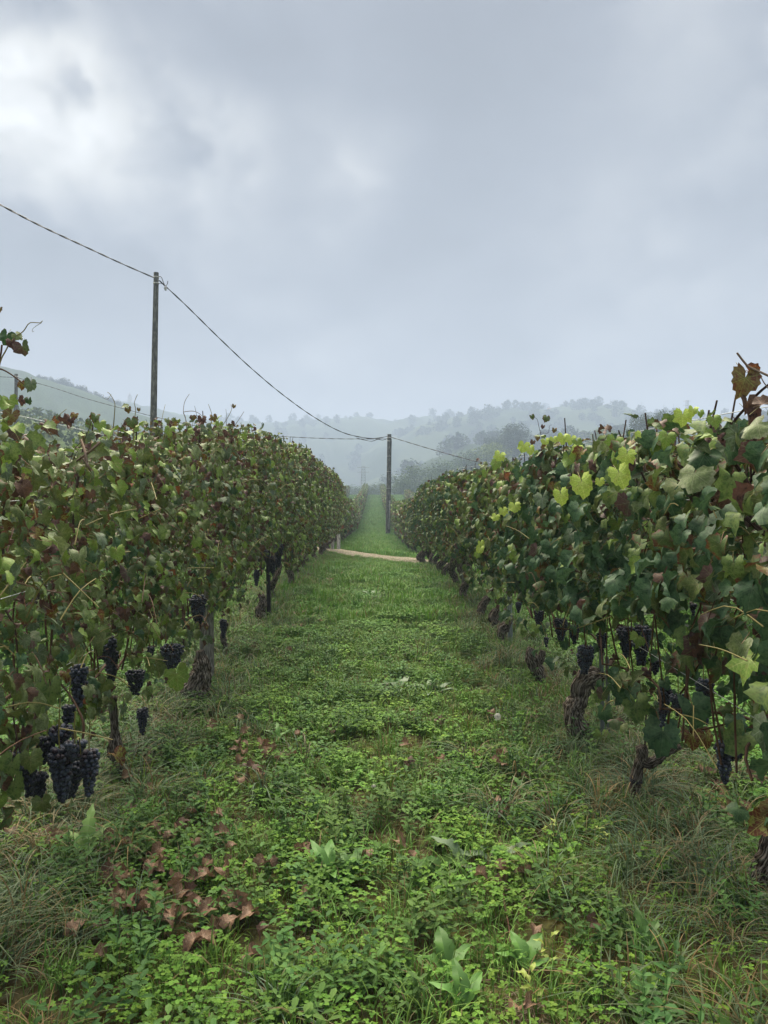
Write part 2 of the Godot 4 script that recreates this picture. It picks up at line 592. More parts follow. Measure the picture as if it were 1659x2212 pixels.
func leaf_atlas() -> Image:
	var cell := 128
	var im := Image.create(cell * 4, cell * 4, false, Image.FORMAT_RGB8)
	var n := FastNoiseLite.new()
	n.seed = 77
	n.frequency = 1.0
	n.fractal_octaves = 4
	for k in 16:
		var L: Array = LOOKS[k]
		var c1 := Color(L[0], L[1], L[2])
		var c2 := Color(L[3], L[4], L[5])
		var cv := Color(L[8], L[9], L[10])
		for j in cell:
			for i in cell:
				var x := (i + 0.5) / cell * 2.3 - 1.15
				var y := 1.25 - (j + 0.5) / cell * 2.3
				var r := sqrt(x * x + y * y)
				var a := atan2(x, y)
				var g := n.get_noise_3d(x * 2.2, y * 2.2, k * 9.0)
				var g2 := n.get_noise_3d(x * 7.0, y * 7.0, k * 9.0 + 4.0)
				var share := 0.0
				if L[7] == 0: share = smoothstep(0.62 - L[6], 0.72 - L[6], 0.5 + g * 0.9 + g2 * 0.25)
				elif L[7] == 1: share = smoothstep(1.0 - L[6] * 0.8, 1.06, r / leaf_reach(a) + g * 0.5 + g2 * 0.12)
				else: share = smoothstep(-0.06, 0.06, x + g * 0.6)
				# veins: five from the petiole, side veins off them
				var vein := 0.0
				for d in [0.0, 0.95, -0.95, 1.95, -1.95]:
					var u := r * cos(a - d)
					var w := r * sin(a - d)
					if u > 0.0:
						vein = maxf(vein, 1.0 - smoothstep(0.008, 0.03 * (1.2 - u * 0.6), absf(w)))
						var q := fposmod(u - absf(w) * 0.75, 0.20)
						vein = maxf(vein, 0.55 * (1.0 - smoothstep(0.006, 0.022, absf(q - 0.1))) * (1.0 - smoothstep(0.28, 0.42, absf(w))))
				if k == 8: share = maxf(share * 0.4, vein * 0.9 * smoothstep(-0.3, 0.2, g)) # green stays along the veins
				var c := c1.lerp(c2, share)
				c = c.lerp(cv, vein * 0.8)
				var l := 1.12 + 0.5 * g2 + 0.4 * g
				c = Color(maxf(c.r * l, 0.004), maxf(c.g * l, 0.004), maxf(c.b * l, 0.003))
				if i < 8 and j > cell - 8: c = Color(0.24, 0.22, 0.08) if k % 3 else Color(0.16, 0.08, 0.035) # the petiole
				im.set_pixel((k % 4) * cell + i, (k / 4) * cell + j, c.linear_to_srgb())
	return im


func leaf_shape(look: int, form: int) -> Array:
	# petiole at the origin, tip towards +Y, upper side towards +Z; about 1 long
	var r := RandomNumberGenerator.new()
	r.seed = 500 + look * 31 + form * 7
	var n := 26
	var fold := r.randf_range(0.2, 0.95) * (1.0 if r.randf() < 0.6 else -0.6)
	var droop := r.randf_range(0.2, 0.75)
	var wave := r.randf_range(0.08, 0.22)
	var ph := r.randf_range(0, TAU)
	var curl := r.randf_range(0.6, 1.5) if form in [1, 2] else 0.0
	if form >= 3: # withered: rolled up
		fold = r.randf_range(0.5, 1.2)
		curl = r.randf_range(0.8, 1.7)
		wave = r.randf_range(0.1, 0.22)
	if form >= 6: # flat and whole
		fold = r.randf_range(-0.05, 0.12)
		droop = r.randf_range(0.0, 0.2)
	var v := PackedVector3Array([Vector3.ZERO])
	var uv := PackedVector2Array()
	var ix := PackedInt32Array()
	var flat := [Vector2.ZERO]
	var wide := r.randf_range(0.88, 1.12)
	var lobe: float = [0.5, 1.7, 1.1, 1.3, 0.9, 1.6, 0.35, 1.3][form]
	var crumple := 0.13 if form in [3, 4, 5] else 0.045
	for i in n / 2: # inner ring
		var a := -PI + TAU * (i + 0.5) / (n / 2)
		flat.append(Vector2(sin(a), cos(a)) * leaf_reach(a, lobe) * 0.56)
	for i in n:
		var a := -PI + TAU * (i + 0.5) / n
		var q := leaf_reach(a, lobe) * (1.0 + (0.085 if i % 2 else -0.065) + r.randf_range(-0.06, 0.06))
		flat.append(Vector2(sin(a), cos(a)) * q)
	v.clear()
	var base := Vector2(look % 4, look / 4)
	for f in flat:
		var p: Vector2 = f
		uv.append((base + Vector2((p.x + 1.15) / 2.3, (1.25 - p.y) / 2.3)) / 4.0)
		var rr := p.length()
		var z := -fold * (absf(p.x) * 0.9 - p.x * p.x * 0.25) * -1.0 - droop * rr * rr * 0.8 + wave * sin(3.0 * atan2(p.x, p.y) + ph) * rr + r.randf_range(-crumple, crumple)
		var q := Vector3(p.x * wide, p.y, z)
		if curl > 0.0: # roll about the midrib and towards the tip
			var th := q.x * curl
			q = Vector3(sin(th) / curl, q.y, q.z * 0.6 + (1.0 - cos(th)) / curl)
			var t2 := q.y * curl * 0.55
			q = Vector3(q.x, sin(t2) / (curl * 0.55), q.z - (1.0 - cos(t2)) / (curl * 0.55))
		v.append(q)
	var m := n / 2
	for i in m:
		var i2 := (i + 1) % m
		if i < m - 1: ix.append_array([0, 1 + i, 1 + i2])
		var o := 1 + m
		ix.append_array([1 + i, o + 2 * i, o + 2 * i + 1])
		if i < m - 1:
			ix.append_array([1 + i, o + 2 * i + 1, 1 + i2])
			ix.append_array([1 + i2, o + 2 * i + 1, o + 2 * i2])
	# petiole: a thin three-sided stalk leaving backwards and down
	var pu := (base + Vector2(0.02, 0.98)) / 4.0
	var k := v.size()
	var bend := Vector3(r.randf_range(-0.15, 0.15), -0.35, -0.28)
	for e in [Vector3.ZERO, bend * 2.4]:
		for s in 3:
			v.append(e + Vector3(cos(TAU * s / 3), 0.3 * sin(TAU * s / 3), sin(TAU * s / 3)) * 0.022)
			uv.append(pu)
	for s in 3:
		var s2 := (s + 1) % 3
		ix.append_array([k + s, k + 3 + s, k + s2, k + s2, k + 3 + s, k + 3 + s2])
	return indexed(v, ix, uv)


func make_leaves() -> void:
	# leaf_arr[look][form]
	for look in 16:
		var row := []
		var row_m := []
		for form in 8:
			var a := leaf_shape(look, form)
			row.append(a)
			row_m.append(as_mesh(a))
		leaf_arr.append(row)
		leaf_mesh.append(row_m)


func leaf_pose(at: Vector3, out_dir: Vector3, tip: Vector3, size: float) -> Transform3D:
	var nn := out_dir.normalized()
	var t := (tip - nn * tip.dot(nn))
	t = t.normalized() if t.length() > 0.01 else nn.cross(Vector3(0.3, 0.1, 0.9)).normalized()
	var x := t.cross(nn)
	return Transform3D(Basis(x * size, t * size, nn * size), at)


func pick(weights: Array) -> int:
	var total := 0.0
	for w in weights: total += w[1]
	var q := rng.randf() * total
	for w in weights:
		q -= w[1]
		if q <= 0.0: return w[0]
	return weights[0][0]


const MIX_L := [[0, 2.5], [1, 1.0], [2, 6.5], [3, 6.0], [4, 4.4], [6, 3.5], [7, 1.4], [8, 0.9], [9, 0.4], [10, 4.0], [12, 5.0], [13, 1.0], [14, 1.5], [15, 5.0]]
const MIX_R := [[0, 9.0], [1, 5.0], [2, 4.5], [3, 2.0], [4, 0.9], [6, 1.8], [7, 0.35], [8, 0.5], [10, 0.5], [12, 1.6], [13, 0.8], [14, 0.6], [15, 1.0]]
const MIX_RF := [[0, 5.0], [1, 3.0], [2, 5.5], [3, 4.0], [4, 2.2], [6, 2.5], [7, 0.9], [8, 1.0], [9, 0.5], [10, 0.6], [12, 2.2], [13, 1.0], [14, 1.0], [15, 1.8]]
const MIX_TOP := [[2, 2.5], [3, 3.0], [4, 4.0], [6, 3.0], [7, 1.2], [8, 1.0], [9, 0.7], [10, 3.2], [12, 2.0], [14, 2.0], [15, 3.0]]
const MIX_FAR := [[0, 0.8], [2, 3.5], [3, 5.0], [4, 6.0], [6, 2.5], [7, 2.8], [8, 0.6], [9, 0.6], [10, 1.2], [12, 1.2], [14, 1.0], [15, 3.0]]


func form_for(look: int) -> int:
	if look in [10, 14, 11, 9]: return rng.randi_range(3, 5)
	if look in [6, 8, 13] and rng.randf() < 0.4: return rng.randi_range(3, 5)
	return rng.randi_range(0, 2) if rng.randf() < 0.75 else rng.randi_range(6, 7)


# ---------------------------------------------------------------- grapes

func make_grapes() -> void:
	var s := SphereMesh.new()
	s.radius = 1.0
	s.height = 2.0
	s.radial_segments = 9
	s.rings = 5
	grape_mesh.append(s)


func bunch_layout(length: float, wide: float, salt: int) -> Array:
	# centres and radii of the grapes of a conical bunch that hangs from the origin
	var r := RandomNumberGenerator.new()
	r.seed = 900 + salt
	var out := []
	var y := 0.012
	var turn := 0.0
	while y < length:
		var t := y / length
		var rad := wide * (0.55 + 0.45 * smoothstep(0.0, 0.18, t)) * (1.0 - 0.62 * pow(t, 1.4)) * r.randf_range(0.82, 1.1)
		var ring := maxf(rad - 0.007, 0.004)
		var count := maxi(1, int(TAU * ring / 0.0158))
		for i in count:
			var a := turn + TAU * i / count + r.randf_range(-0.15, 0.15)
			out.append([Vector3(cos(a) * ring, -y + r.randf_range(-0.004, 0.004), sin(a) * ring) * Vector3(1, 1, 1), r.randf_range(0.0072, 0.0092)])
		if ring > 0.016:
			for i in 3: # inner grapes fill the gaps
				var a := r.randf() * TAU
				out.append([Vector3(cos(a) * ring * 0.45, -y, sin(a) * ring * 0.45), 0.0085])
		turn += 1.1
		y += 0.0128
	return out


func bunch_arr(layout: Array, bag: Bag, at: Transform3D) -> void:
	var a := grape_mesh[0].get_mesh_arrays() as Array
	for g in layout:
		bag.add(a, at * Transform3D(Basis().scaled(Vector3.ONE * g[1]), g[0]))


# ---------------------------------------------------------------- the land

func ground_color(x: float, z: float) -> Color:
	# base colours: dark humus and straw under the near plants, grass farther on
	var d := sqrt(x * x + z * z)
	var g := nz.get_noise_2d(x * 0.7 + 50.0, z * 0.7)
	var g2 := nz.get_noise_2d(x * 0.05, z * 0.05 + 20.0)
	var near := Color(0.075, 0.068, 0.036).lerp(Color(0.10, 0.10, 0.04), clampf(0.5 + g, 0, 1))
	var grass := Color(0.060, 0.105, 0.034).lerp(Color(0.085, 0.12, 0.04), clampf(0.5 + g * 0.8 + g2, 0, 1))
	return near.lerp(grass, smoothstep(6.0, 30.0, d))


func make_ground() -> void:
	var radii := [0.02]
	var r := 0.4
	while r < 1150.0:
		radii.append(r)
		r += clampf(r * 0.045, 0.12, 40.0)
	var angles := []
	var a := -180.0
	while a < 180.0:
		angles.append(deg_to_rad(a))
		a += 0.9 if absf(a) < 42.0 else 6.0
	var v := PackedVector3Array()
	var uv := PackedVector2Array()
	var c := PackedColorArray()
	var ix := PackedInt32Array()
	var w := angles.size()
	for q in radii:
		for t in angles:
			var x: float = q * sin(t)
			var z: float = -q * cos(t)
			v.append(Vector3(x, gh(x, z), z))
			uv.append(Vector2(x, z) * 0.6)
			c.append(ground_color(x, z))
	for i in radii.size() - 1:
		for j in w:
			var k := i * w + j
			var k2 := i * w + (j + 1) % w
			ix.append_array([k, k + w, k2, k2, k + w, k2 + w])
	var o := put("ground", as_mesh(indexed(v, ix, uv, c)), M.ground)
	tag(o, "grassy ground of the vineyard sloping away from the camera", "", "", "structure")
	# the dirt path that crosses the aisle at the end of the near rows
	v = PackedVector3Array()
	uv = PackedVector2Array()
	ix = PackedInt32Array()
	var n := 140
	for i in n + 1:
		var x := lerpf(-14.0, 14.0, float(i) / n)
		var mid := 22.1 - 0.62 * x
		var half := 1.75 + 0.4 * nz.get_noise_1d(x * 0.9)
		for s in 7:
			var d := mid + half * (s / 3.0 - 1.0) + (0.7 * nz.get_noise_2d(x * 2.3, s * 9.0) if s in [0, 6] else 0.25 * nz.get_noise_2d(x * 2.3, s * 9.0))
			v.append(Vector3(x, gh(x, -d) + (0.035 if s in [1, 2, 3, 4, 5] else 0.004), -d))
			uv.append(Vector2(x, d) * 0.6)
	for i in n:
		for s in 6:
			var k := i * 7 + s
			ix.append_array([k, k + 1, k + 7, k + 1, k + 8, k + 7])
	o = put("dirt_path", as_mesh(indexed(v, ix, uv)), M.path_dirt)
	tag(o, "pale bare dirt path crossing the grassy aisle", "", "", "structure")


func ridge_point(pts: Array, d: float, d_foot: float, y_foot: float, px: float, t: float) -> Vector3:
	# a place on the near face of a hill, t = 0 at its foot and 1 at its crest
	var dd := d * (1.0 + 0.05 * nz.get_noise_1d(px * 0.006 + d))
	var top := P(px, ridge_at(pts, px), dd)
	var foot := P(px, CY, d_foot)
	foot.y = y_foot
	var p := foot.lerp(top, t)
	p.y = lerpf(y_foot, top.y, pow(sin(t * PI / 2), 1.1))
	p.y += (1.0 - t) * t * 10.0 * nz.get_noise_2d(p.x * 0.02, p.z * 0.02) * clampf(d / 300.0, 0.2, 2.5)
	return p


func ridge(called: String, pts: Array, d: float, d_foot: float, y_foot: float, d_back: float, col: Color, col2: Color, label: String, strips := 0.0) -> void:
	# a hill whose skyline, seen from the vineyard, runs through these directions at distance d
	var v := PackedVector3Array()
	var uv := PackedVector2Array()
	var c := PackedColorArray()
	var ix := PackedInt32Array()
	var x0: float = pts[0][0]
	var x1: float = pts[-1][0]
	var n := int((x1 - x0) / 7.0)
	var rows := 40
	for i in n + 1:
		var px := lerpf(x0, x1, float(i) / n)
		var top := ridge_point(pts, d, d_foot, y_foot, px, 1.0)
		var back := P(px, CY, d_back)
		back.y = y_foot
		for j in rows:
			var t := float(j) / (rows - 4)
			var p := ridge_point(pts, d, d_foot, y_foot, px, t) if t <= 1.0 else top.lerp(back, (t - 1.0) * (rows - 4) / 3.0)
			v.append(p)
			uv.append(Vector2(p.x, p.z) * 0.05)
			# fields: patches of a different crop
			var g := smoothstep(0.40, 0.60, 0.5 + 0.9 * nz.get_noise_2d(p.x * 0.011 + d, p.z * 0.011))
			c.append(col.lerp(col2, g))
	for i in n:
		for j in rows - 1:
			var k := i * rows + j
			ix.append_array([k, k + 1, k + rows, k + 1, k + rows + 1, k + rows])
	var o := put(called, as_mesh(indexed(v, ix, uv, c)), M.hillside)
	tag(o, label, "", "", "structure")


func wood(label: String, pts: Array, d: float, d_foot: float, y_foot: float, px0: float, px1: float, t0: float, t1: float, n: int, tall: float, crowns: Array) -> void:
	# a far-off wood that reads as one mass
	for k in crowns.size():
		var places := []
		var tone := []
		for i in n:
			var px := rf(px0, px1)
			var t := rf(t0, t1)
			var p := ridge_point(pts, d, d_foot, y_foot, px, t)
			if nz.get_noise_2d(p.x * 0.013 + 70.0, p.z * 0.013) < -0.12: continue
			var s := tall / 10.0 * rf(0.6, 1.25)
			places.append(Transform3D(Basis(Vector3.UP, rf(0, TAU)).scaled(Vector3(s * rf(0.9, 1.4), s, s * rf(0.9, 1.4))), p - Vector3(0, tall * 0.12, 0)))
			var l := rf(0.8, 1.35)
			tone.append(Color(l * rf(0.9, 1.2), l, l * 0.9))
		tag(scatter("distant_wood", label, crowns[k], M.crown, places, tone), label, "wood")


func ridge_at(pts: Array, px: float) -> float:
	for i in range(1, pts.size()):
		if px <= pts[i][0]:
			var t: float = (px - pts[i - 1][0]) / (pts[i][0] - pts[i - 1][0])
			return lerpf(pts[i - 1][1], pts[i][1], smoothstep(0, 1, t) * 0.5 + t * 0.5)
	return pts[-1][1]


var RIDGE_FAR := [[-400, 905], [300, 920], [480, 919], [560, 921], [640, 919], [720, 913], [770, 911], [830, 917], [900, 912], [980, 908], [1060, 900], [1200, 893], [1400, 900], [1700, 910], [2000, 918]]
var RIDGE_TOWN := [[-200, 815], [100, 848], [200, 866], [260, 880], [310, 888], [350, 897], [400, 908], [455, 920], [520, 935], [600, 958], [700, 990], [800, 1030]]
var RIDGE_LEFT := [[-260, 736], [0, 797], [45, 806], [90, 824], [150, 842], [200, 858], [250, 880], [300, 902], [380, 928], [450, 948], [520, 972], [600, 1000], [700, 1040]]
var RIDGE_RIGHT := [[780, 985], [850, 948], [920, 925], [990, 905], [1050, 897], [1120, 892], [1180, 892], [1240, 886], [1300, 884], [1345, 886], [1400, 900], [1450, 908], [1520, 912], [1600, 908], [1700, 912], [2300, 930]]
var RIDGE_WOOD := [[820, 1060], [880, 1020], [940, 990], [1000, 966], [1060, 960], [1150, 955], [1300, 950], [1420, 945], [1560, 930], [1700, 920], [2200, 915]]


func make_hills() -> void:
	var wood := Color(0.034, 0.055, 0.026)
	var vine := Color(0.07, 0.115, 0.045)
	ridge("hill", RIDGE_FAR, 800.0, 420.0, -16.0, 920.0, wood, Color(0.06, 0.09, 0.04), "long hazy ridge closing the valley")
	ridge("hill", RIDGE_TOWN, 680.0, 330.0, -16.0, 800.0, wood, vine, "hazy ridge carrying the bell tower village")
	ridge("hill", RIDGE_LEFT, 340.0, 210.0, -8.0, 430.0, Color(0.05, 0.08, 0.042), Color(0.038, 0.062, 0.034), "tree topped vineyard slope behind the near hillside")
	var small := [crown_mesh(61, 300, 0.75, 10.0, 9.0, Color(0.030, 0.055, 0.025), Color(0.055, 0.085, 0.032), 9, 0.06), crown_mesh(62, 300, 0.75, 10.0, 11.0, Color(0.045, 0.075, 0.03), Color(0.075, 0.11, 0.04), 9, 0.06)]
	wood("dark wood patches on the face of the long far ridge", RIDGE_FAR, 800.0, 420.0, -16.0, 380.0, 1250.0, 0.1, 0.93, 300, 7.0, [small[0]])
	wood("band of low trees along the crest of the long far ridge", RIDGE_FAR, 800.0, 420.0, -16.0, 420.0, 900.0, 0.985, 1.0, 40, 4.0, [small[1]])
	wood("wood on the hillside below the houses and conifers", RIDGE_RIGHT, 640.0, 330.0, -16.0, 860.0, 1700.0, 0.1, 0.82, 420, 6.5, [small[0]])
	wood("dense hazy wood of the low rise right of the poles", RIDGE_WOOD, 340.0, 190.0, -14.0, 830.0, 1700.0, 0.1, 0.85, 420, 5.5, [small[0]])
	wood("paler trees mixed into the wood of the low rise", RIDGE_WOOD, 340.0, 190.0, -14.0, 830.0, 1700.0, 0.05, 0.9, 260, 5.5, [small[1]])
	ridge("hill", RIDGE_RIGHT, 640.0, 330.0, -16.0, 760.0, Color(0.06, 0.09, 0.038), wood, "hazy hill carrying houses and tall conifers")
	ridge("hill", RIDGE_WOOD, 340.0, 190.0, -14.0, 420.0, wood, Color(0.05, 0.08, 0.03), "low wooded rise below the village hill")


# ---------------------------------------------------------------- trees of the background

func crown_mesh(salt: int, n: int, leaf: float, tall: float, wide: float, col: Color, col2: Color, lobes := 11, base := 0.25) -> ArrayMesh:
	# leaf-sized faces spread over and inside overlapping lobes; unit height = tall
	var r := RandomNumberGenerator.new()
	r.seed = salt
	var bag := Bag.new()
	var L := []
	for i in lobes:
		var t := (i + 0.5) / lobes
		var hgt := lerpf(base, 0.92, t)
		var span := sin(PI * clampf((hgt - base * 0.6) / (1.02 - base * 0.6), 0.05, 0.97))
		var a := i * 2.4 + r.randf_range(-0.4, 0.4)
		L.append([Vector3(cos(a) * wide * 0.5 * span * r.randf_range(0.3, 0.85), hgt * tall, sin(a) * wide * 0.5 * span * r.randf_range(0.3, 0.85)), wide * r.randf_range(0.16, 0.27), r.randf_range(0.0, 1.0)])
	for i in n:
		var lobe: Array = L[r.randi() % lobes]
		var u := Vector3(r.randfn(), r.randfn(), r.randfn()).normalized()
		var p: Vector3 = lobe[0] + u * lobe[1] * pow(r.randf(), 0.25) * Vector3(1, 0.85, 1).length() * 0.62 * r.randf_range(0.85, 1.2)
		var nn := (u + Vector3(r.randfn(), r.randfn() + 0.5, r.randfn()) * 0.55).normalized()
		var x := nn.cross(Vector3(r.randfn(), r.randfn(), r.randfn())).normalized()
		var y := nn.cross(x)
		var s := leaf * r.randf_range(0.6, 1.35)
		var cc := col.lerp(col2, clampf(lobe[2] * 0.6 + r.randf_range(-0.1, 0.5), 0, 1))
		var droop := nn * -s * 0.25
		bag.quad(p - x * s + droop, p + y * s * 0.7, p + x * s + droop, p - y * s * 0.7, cc)
	return bag.mesh()


func make_tree(called: String, at: Vector3, tall: float, crown: Mesh, crown_tall: float, label: String, group: String, turn := 0.0, wide := 1.0) -> void:
	var t := thing(called, at, label, "tree", group)
	var k := tall / crown_tall
	var c := put("crown", crown, M.crown, t, Transform3D(Basis(Vector3.UP, turn).scaled(Vector3(k * wide, k, k * wide)), Vector3.ZERO))
	put("trunk", as_mesh(tube([Vector3(0, -1.5, 0), Vector3(0.02 * tall, tall * 0.3, 0), Vector3(0, tall * 0.62, 0.01 * tall)], [tall * 0.035, tall * 0.025, tall * 0.01], 6)), M.bark, t)


func make_far_trees() -> void:
	var dark := Color(0.028, 0.050, 0.024)
	var mid := Color(0.055, 0.095, 0.035)
	var lite := Color(0.115, 0.165, 0.050)
	var big := []
	big.append(crown_mesh(41, 5200, 0.20, 10.0, 9.0, Color(0.045, 0.072, 0.036), Color(0.085, 0.12, 0.055), 18, 0.08))
	big.append(crown_mesh(42, 5200, 0.20, 10.0, 10.0, mid, Color(0.10, 0.15, 0.05), 18, 0.04))
	big.append(crown_mesh(43, 5200, 0.20, 10.0, 11.0, Color(0.065, 0.105, 0.042), Color(0.11, 0.16, 0.055), 20, 0.03))
	big.append(crown_mesh(44, 4200, 0.17, 10.0, 9.5, lite, Color(0.20, 0.25, 0.08), 17, 0.04))
	var small := []
	small.append(crown_mesh(51, 650, 0.5, 10.0, 9.0, dark, Color(0.05, 0.075, 0.03), 9, 0.2))
	small.append(crown_mesh(52, 650, 0.5, 10.0, 12.0, dark, Color(0.05, 0.085, 0.03), 11, 0.15))
	small.append(crown_mesh(53, 650, 0.45, 10.0, 4.0, dark, Color(0.04, 0.06, 0.025), 9, 0.08))
	small.append(crown_mesh(54, 520, 0.45, 10.0, 5.5, dark, Color(0.045, 0.07, 0.03), 9, 0.3))
	# mid-distance trees on the right: [x, y of the top, y of the foot, distance, crown, label]
	var near := [
		[1112, 918, 1000, 175.0, 0, "dark round tree standing alone above the vine row, darkest of the hazy trees", 1.0],
		[1064, 946, 1010, 178.0, 0, "smaller dark tree leaning against the big round tree", 0.8],
		[1062, 958, 1040, 150.0, 3, "pale yellowish green tree in front of the dark round tree", 1.2],
		[1010, 985, 1060, 148.0, 1, "green tree between the pale tree and the wooded thicket", 1.2],
		[965, 1000, 1070, 140.0, 1, "broad hazy green tree below the sagging cable", 1.2],
		[905, 1008, 1080, 128.0, 2, "wide leafy tree right beside the near utility pole", 1.25],
		[945, 1030, 1085, 120.0, 2, "low spreading tree at the right end of the thicket", 1.3],
		[868, 1036, 1085, 118.0, 1, "rounded tree just behind the near utility pole", 1.1],
		[818, 1046, 1082, 128.0, 2, "low bushy tree at the far end of the grassy aisle", 1.3],
		[1388, 898, 985, 120.0, 0, "dark tree peeking over the tops of the right vine row", 0.8],
		[1435, 890, 985, 122.0, 0, "dark tree behind the yellow vine leaves on the right", 0.75],
		[1302, 925, 1000, 130.0, 3, "light green tree peeking over the right vine row", 1.0],
		[1345, 935, 1000, 135.0, 1, "hazy green tree between the light tree and the dark trees", 1.0],
		[790, 1052, 1085, 145.0, 1, "small hazy tree where the far rows end", 1.3],
		[760, 1050, 1085, 150.0, 2, "small hazy tree left of the far row end", 1.3],
		[1225, 945, 1010, 150.0, 2, "broad tree half hidden by the right vine row", 1.2],
	]
	for e in near:
		e[3] *= 1.2
		var foot := P(e[0], e[2], e[3])
		var tall: float = (e[2] - e[1]) / F * e[3]
		make_tree("tree", foot, tall, big[e[4]], 10.0, e[5], "hazy trees in the valley beyond the vines", rf(0, TAU), e[6] * 1.15)
	# distant ridge trees
	var row := [
		# x, y top, y foot, distance, crown, width, label
		[1050, 878, 925, 330.0, 1, 1.0, "big hazy tree clump where the right ridge starts to rise"],
		[1032, 886, 925, 330.0, 0, 1.0, "hazy tree left of the big clump on the right ridge"],
		[1070, 886, 925, 335.0, 0, 1.0, "hazy tree right of the big clump on the right ridge"],
		[1222, 866, 902, 380.0, 2, 1.3, "tall hazy conifer left of the conifer pair on the village hill"],
		[1243, 870, 902, 380.0, 2, 1.1, "slimmer hazy conifer of the pair on the village hill"],
		[1271, 865, 902, 385.0, 0, 1.0, "hazy round tree at the top of the village hill"],
		[1255, 880, 905, 380.0, 1, 1.2, "low hazy tree between the conifers and the hilltop tree"],
		[1205, 880, 905, 380.0, 1, 1.2, "low hazy tree beside the pale house on the hill"],
		[1290, 878, 905, 385.0, 0, 1.0, "hazy bush shaped tree right of the hilltop tree"],
		[1331, 866, 902, 390.0, 2, 1.7, "dark column tree at the right end of the village hill"],
		[1342, 865, 902, 390.0, 2, 1.7, "second dark column tree at the right end of the village hill"],
		[1360, 890, 930, 330.0, 1, 1.3, "hazy tree on the slope below the column trees"],
		[1395, 892, 930, 330.0, 1, 1.3, "hazy tree on the slope right of the column trees"],
		[1430, 893, 925, 340.0, 0, 1.2, "hazy tree on the slope near the masts"],
		[1655, 885, 925, 240.0, 0, 1.0, "hazy tree at the right edge behind the dried leaves"],
		[796, 907, 916, 480.0, 1, 1.0, "tiny hazy tree on the far ridge left of the pole"],
		[928, 904, 912, 420.0, 1, 0.9, "tiny round tree alone on the ridge line"],
		[882, 906, 914, 500.0, 1, 0.8, "tiny tree on the ridge between the pole and the lone tree"],
	]
	for e in row:
		e[3] *= 1.6
		make_tree("tree", P(e[0], e[2], e[3]), (e[2] - e[1]) / F * e[3], small[e[4]], 10.0, e[6], "hazy trees on the far ridges", rf(0, TAU), e[5])
	# the tree line along the left ridge, and trees round the bell tower
	var at := 84.0
	while at < 262.0:
		var d := 340.0 + rf(-6, 6)
		var y := ridge_at(RIDGE_LEFT, at)
		var up := rf(10, 20) * (1.15 if at > 120.0 and at < 190.0 else 0.85)
		make_tree("tree", P(at, y + 6.0, d), (up + 6.0) / F * d, small[0 if rng.randf() < 0.6 else 1], 10.0, "hazy broadleaf tree in the tree line on the left ridge", "tree line on the left ridge", rf(0, TAU), rf(0.8, 1.2))
		at += rf(7, 12)
	at = 236.0
	while at < 470.0:
		var d := 675.0 + rf(-6, 6)
		if absf(at - 280.0) > 9.0:
			make_tree("tree", P(at, ridge_at(RIDGE_TOWN, at) + 4.0, d), rf(8, 17) / F * d, small[[0, 0, 1, 3][rng.randi() % 4]], 10.0, "hazy tree on the bell tower ridge", "trees on the bell tower ridge", rf(0, TAU), rf(0.9, 1.3))
		at += rf(6, 11)
	at = 486.0
	while at < 700.0:
		var d := 780.0
		var conifer := absf(at - 507.0) < 5.0 or absf(at - 540.0) < 5.0
		make_tree("tree", P(at, ridge_at(RIDGE_FAR, at) + 2.0, d), (rf(5, 9) + (8.0 if conifer else 0.0)) / F * d, small[2 if conifer else (1 if rng.randf() < 0.5 else 0)], 10.0, "tiny hazy tree on the skyline of the far ridge", "trees on the far skyline", rf(0, TAU), rf(1.0, 1.6))
		at += rf(6, 15)


# ---------------------------------------------------------------- far buildings, masts

func house(called: String, px: float, y_top: float, y_foot: float, wide_px: float, d: float, label: String, wall: String, turn: float) -> void:
	d *= 1.6
	var foot := P(px, y_foot, d)
	var w := wide_px / F * d
	var hgt := (y_foot - y_top) / F * d
	var deep := w * 0.6
	var o := thing(called, foot, label, "house", "")
	o.rotation.y = turn
	var bag := Bag.new()
	bag.add(box_arr(Vector3(0, hgt * 0.3 - 1.5, 0), Vector3(w, hgt * 0.7 + 3.0, deep)), Transform3D())
	put("wall", bag.mesh(), M[wall], o)
	var b := Bag.new()
	var e := hgt * 0.65
	var x := w * 0.54
	var z := deep * 0.56
	var A := Vector3(-x, e, z)
	var B := Vector3(x, e, z)
	var C := Vector3(x, e, -z)
	var D := Vector3(-x, e, -z)
	var R1 := Vector3(-x * 0.6, hgt, 0)
	var R2 := Vector3(x * 0.6, hgt, 0)
	var white := Color.WHITE
	b.quad(A, R1, R2, B, white)
	b.quad(C, R2, R1, D, white)
	b.tri(D, R1, A, white)
	b.tri(B, R2, C, white)
	b.quad(A, B, C, D, white)
	put("roof", b.mesh(), M.far_roof, o)
	for i in 3:
		var q := Bag.new()
		q.add(box_arr(Vector3((i - 1) * w * 0.28, hgt * 0.34, deep * 0.5), Vector3(w * 0.09, hgt * 0.22, 0.12)), Transform3D())
		put("window", q.mesh(), M.far_window, o)


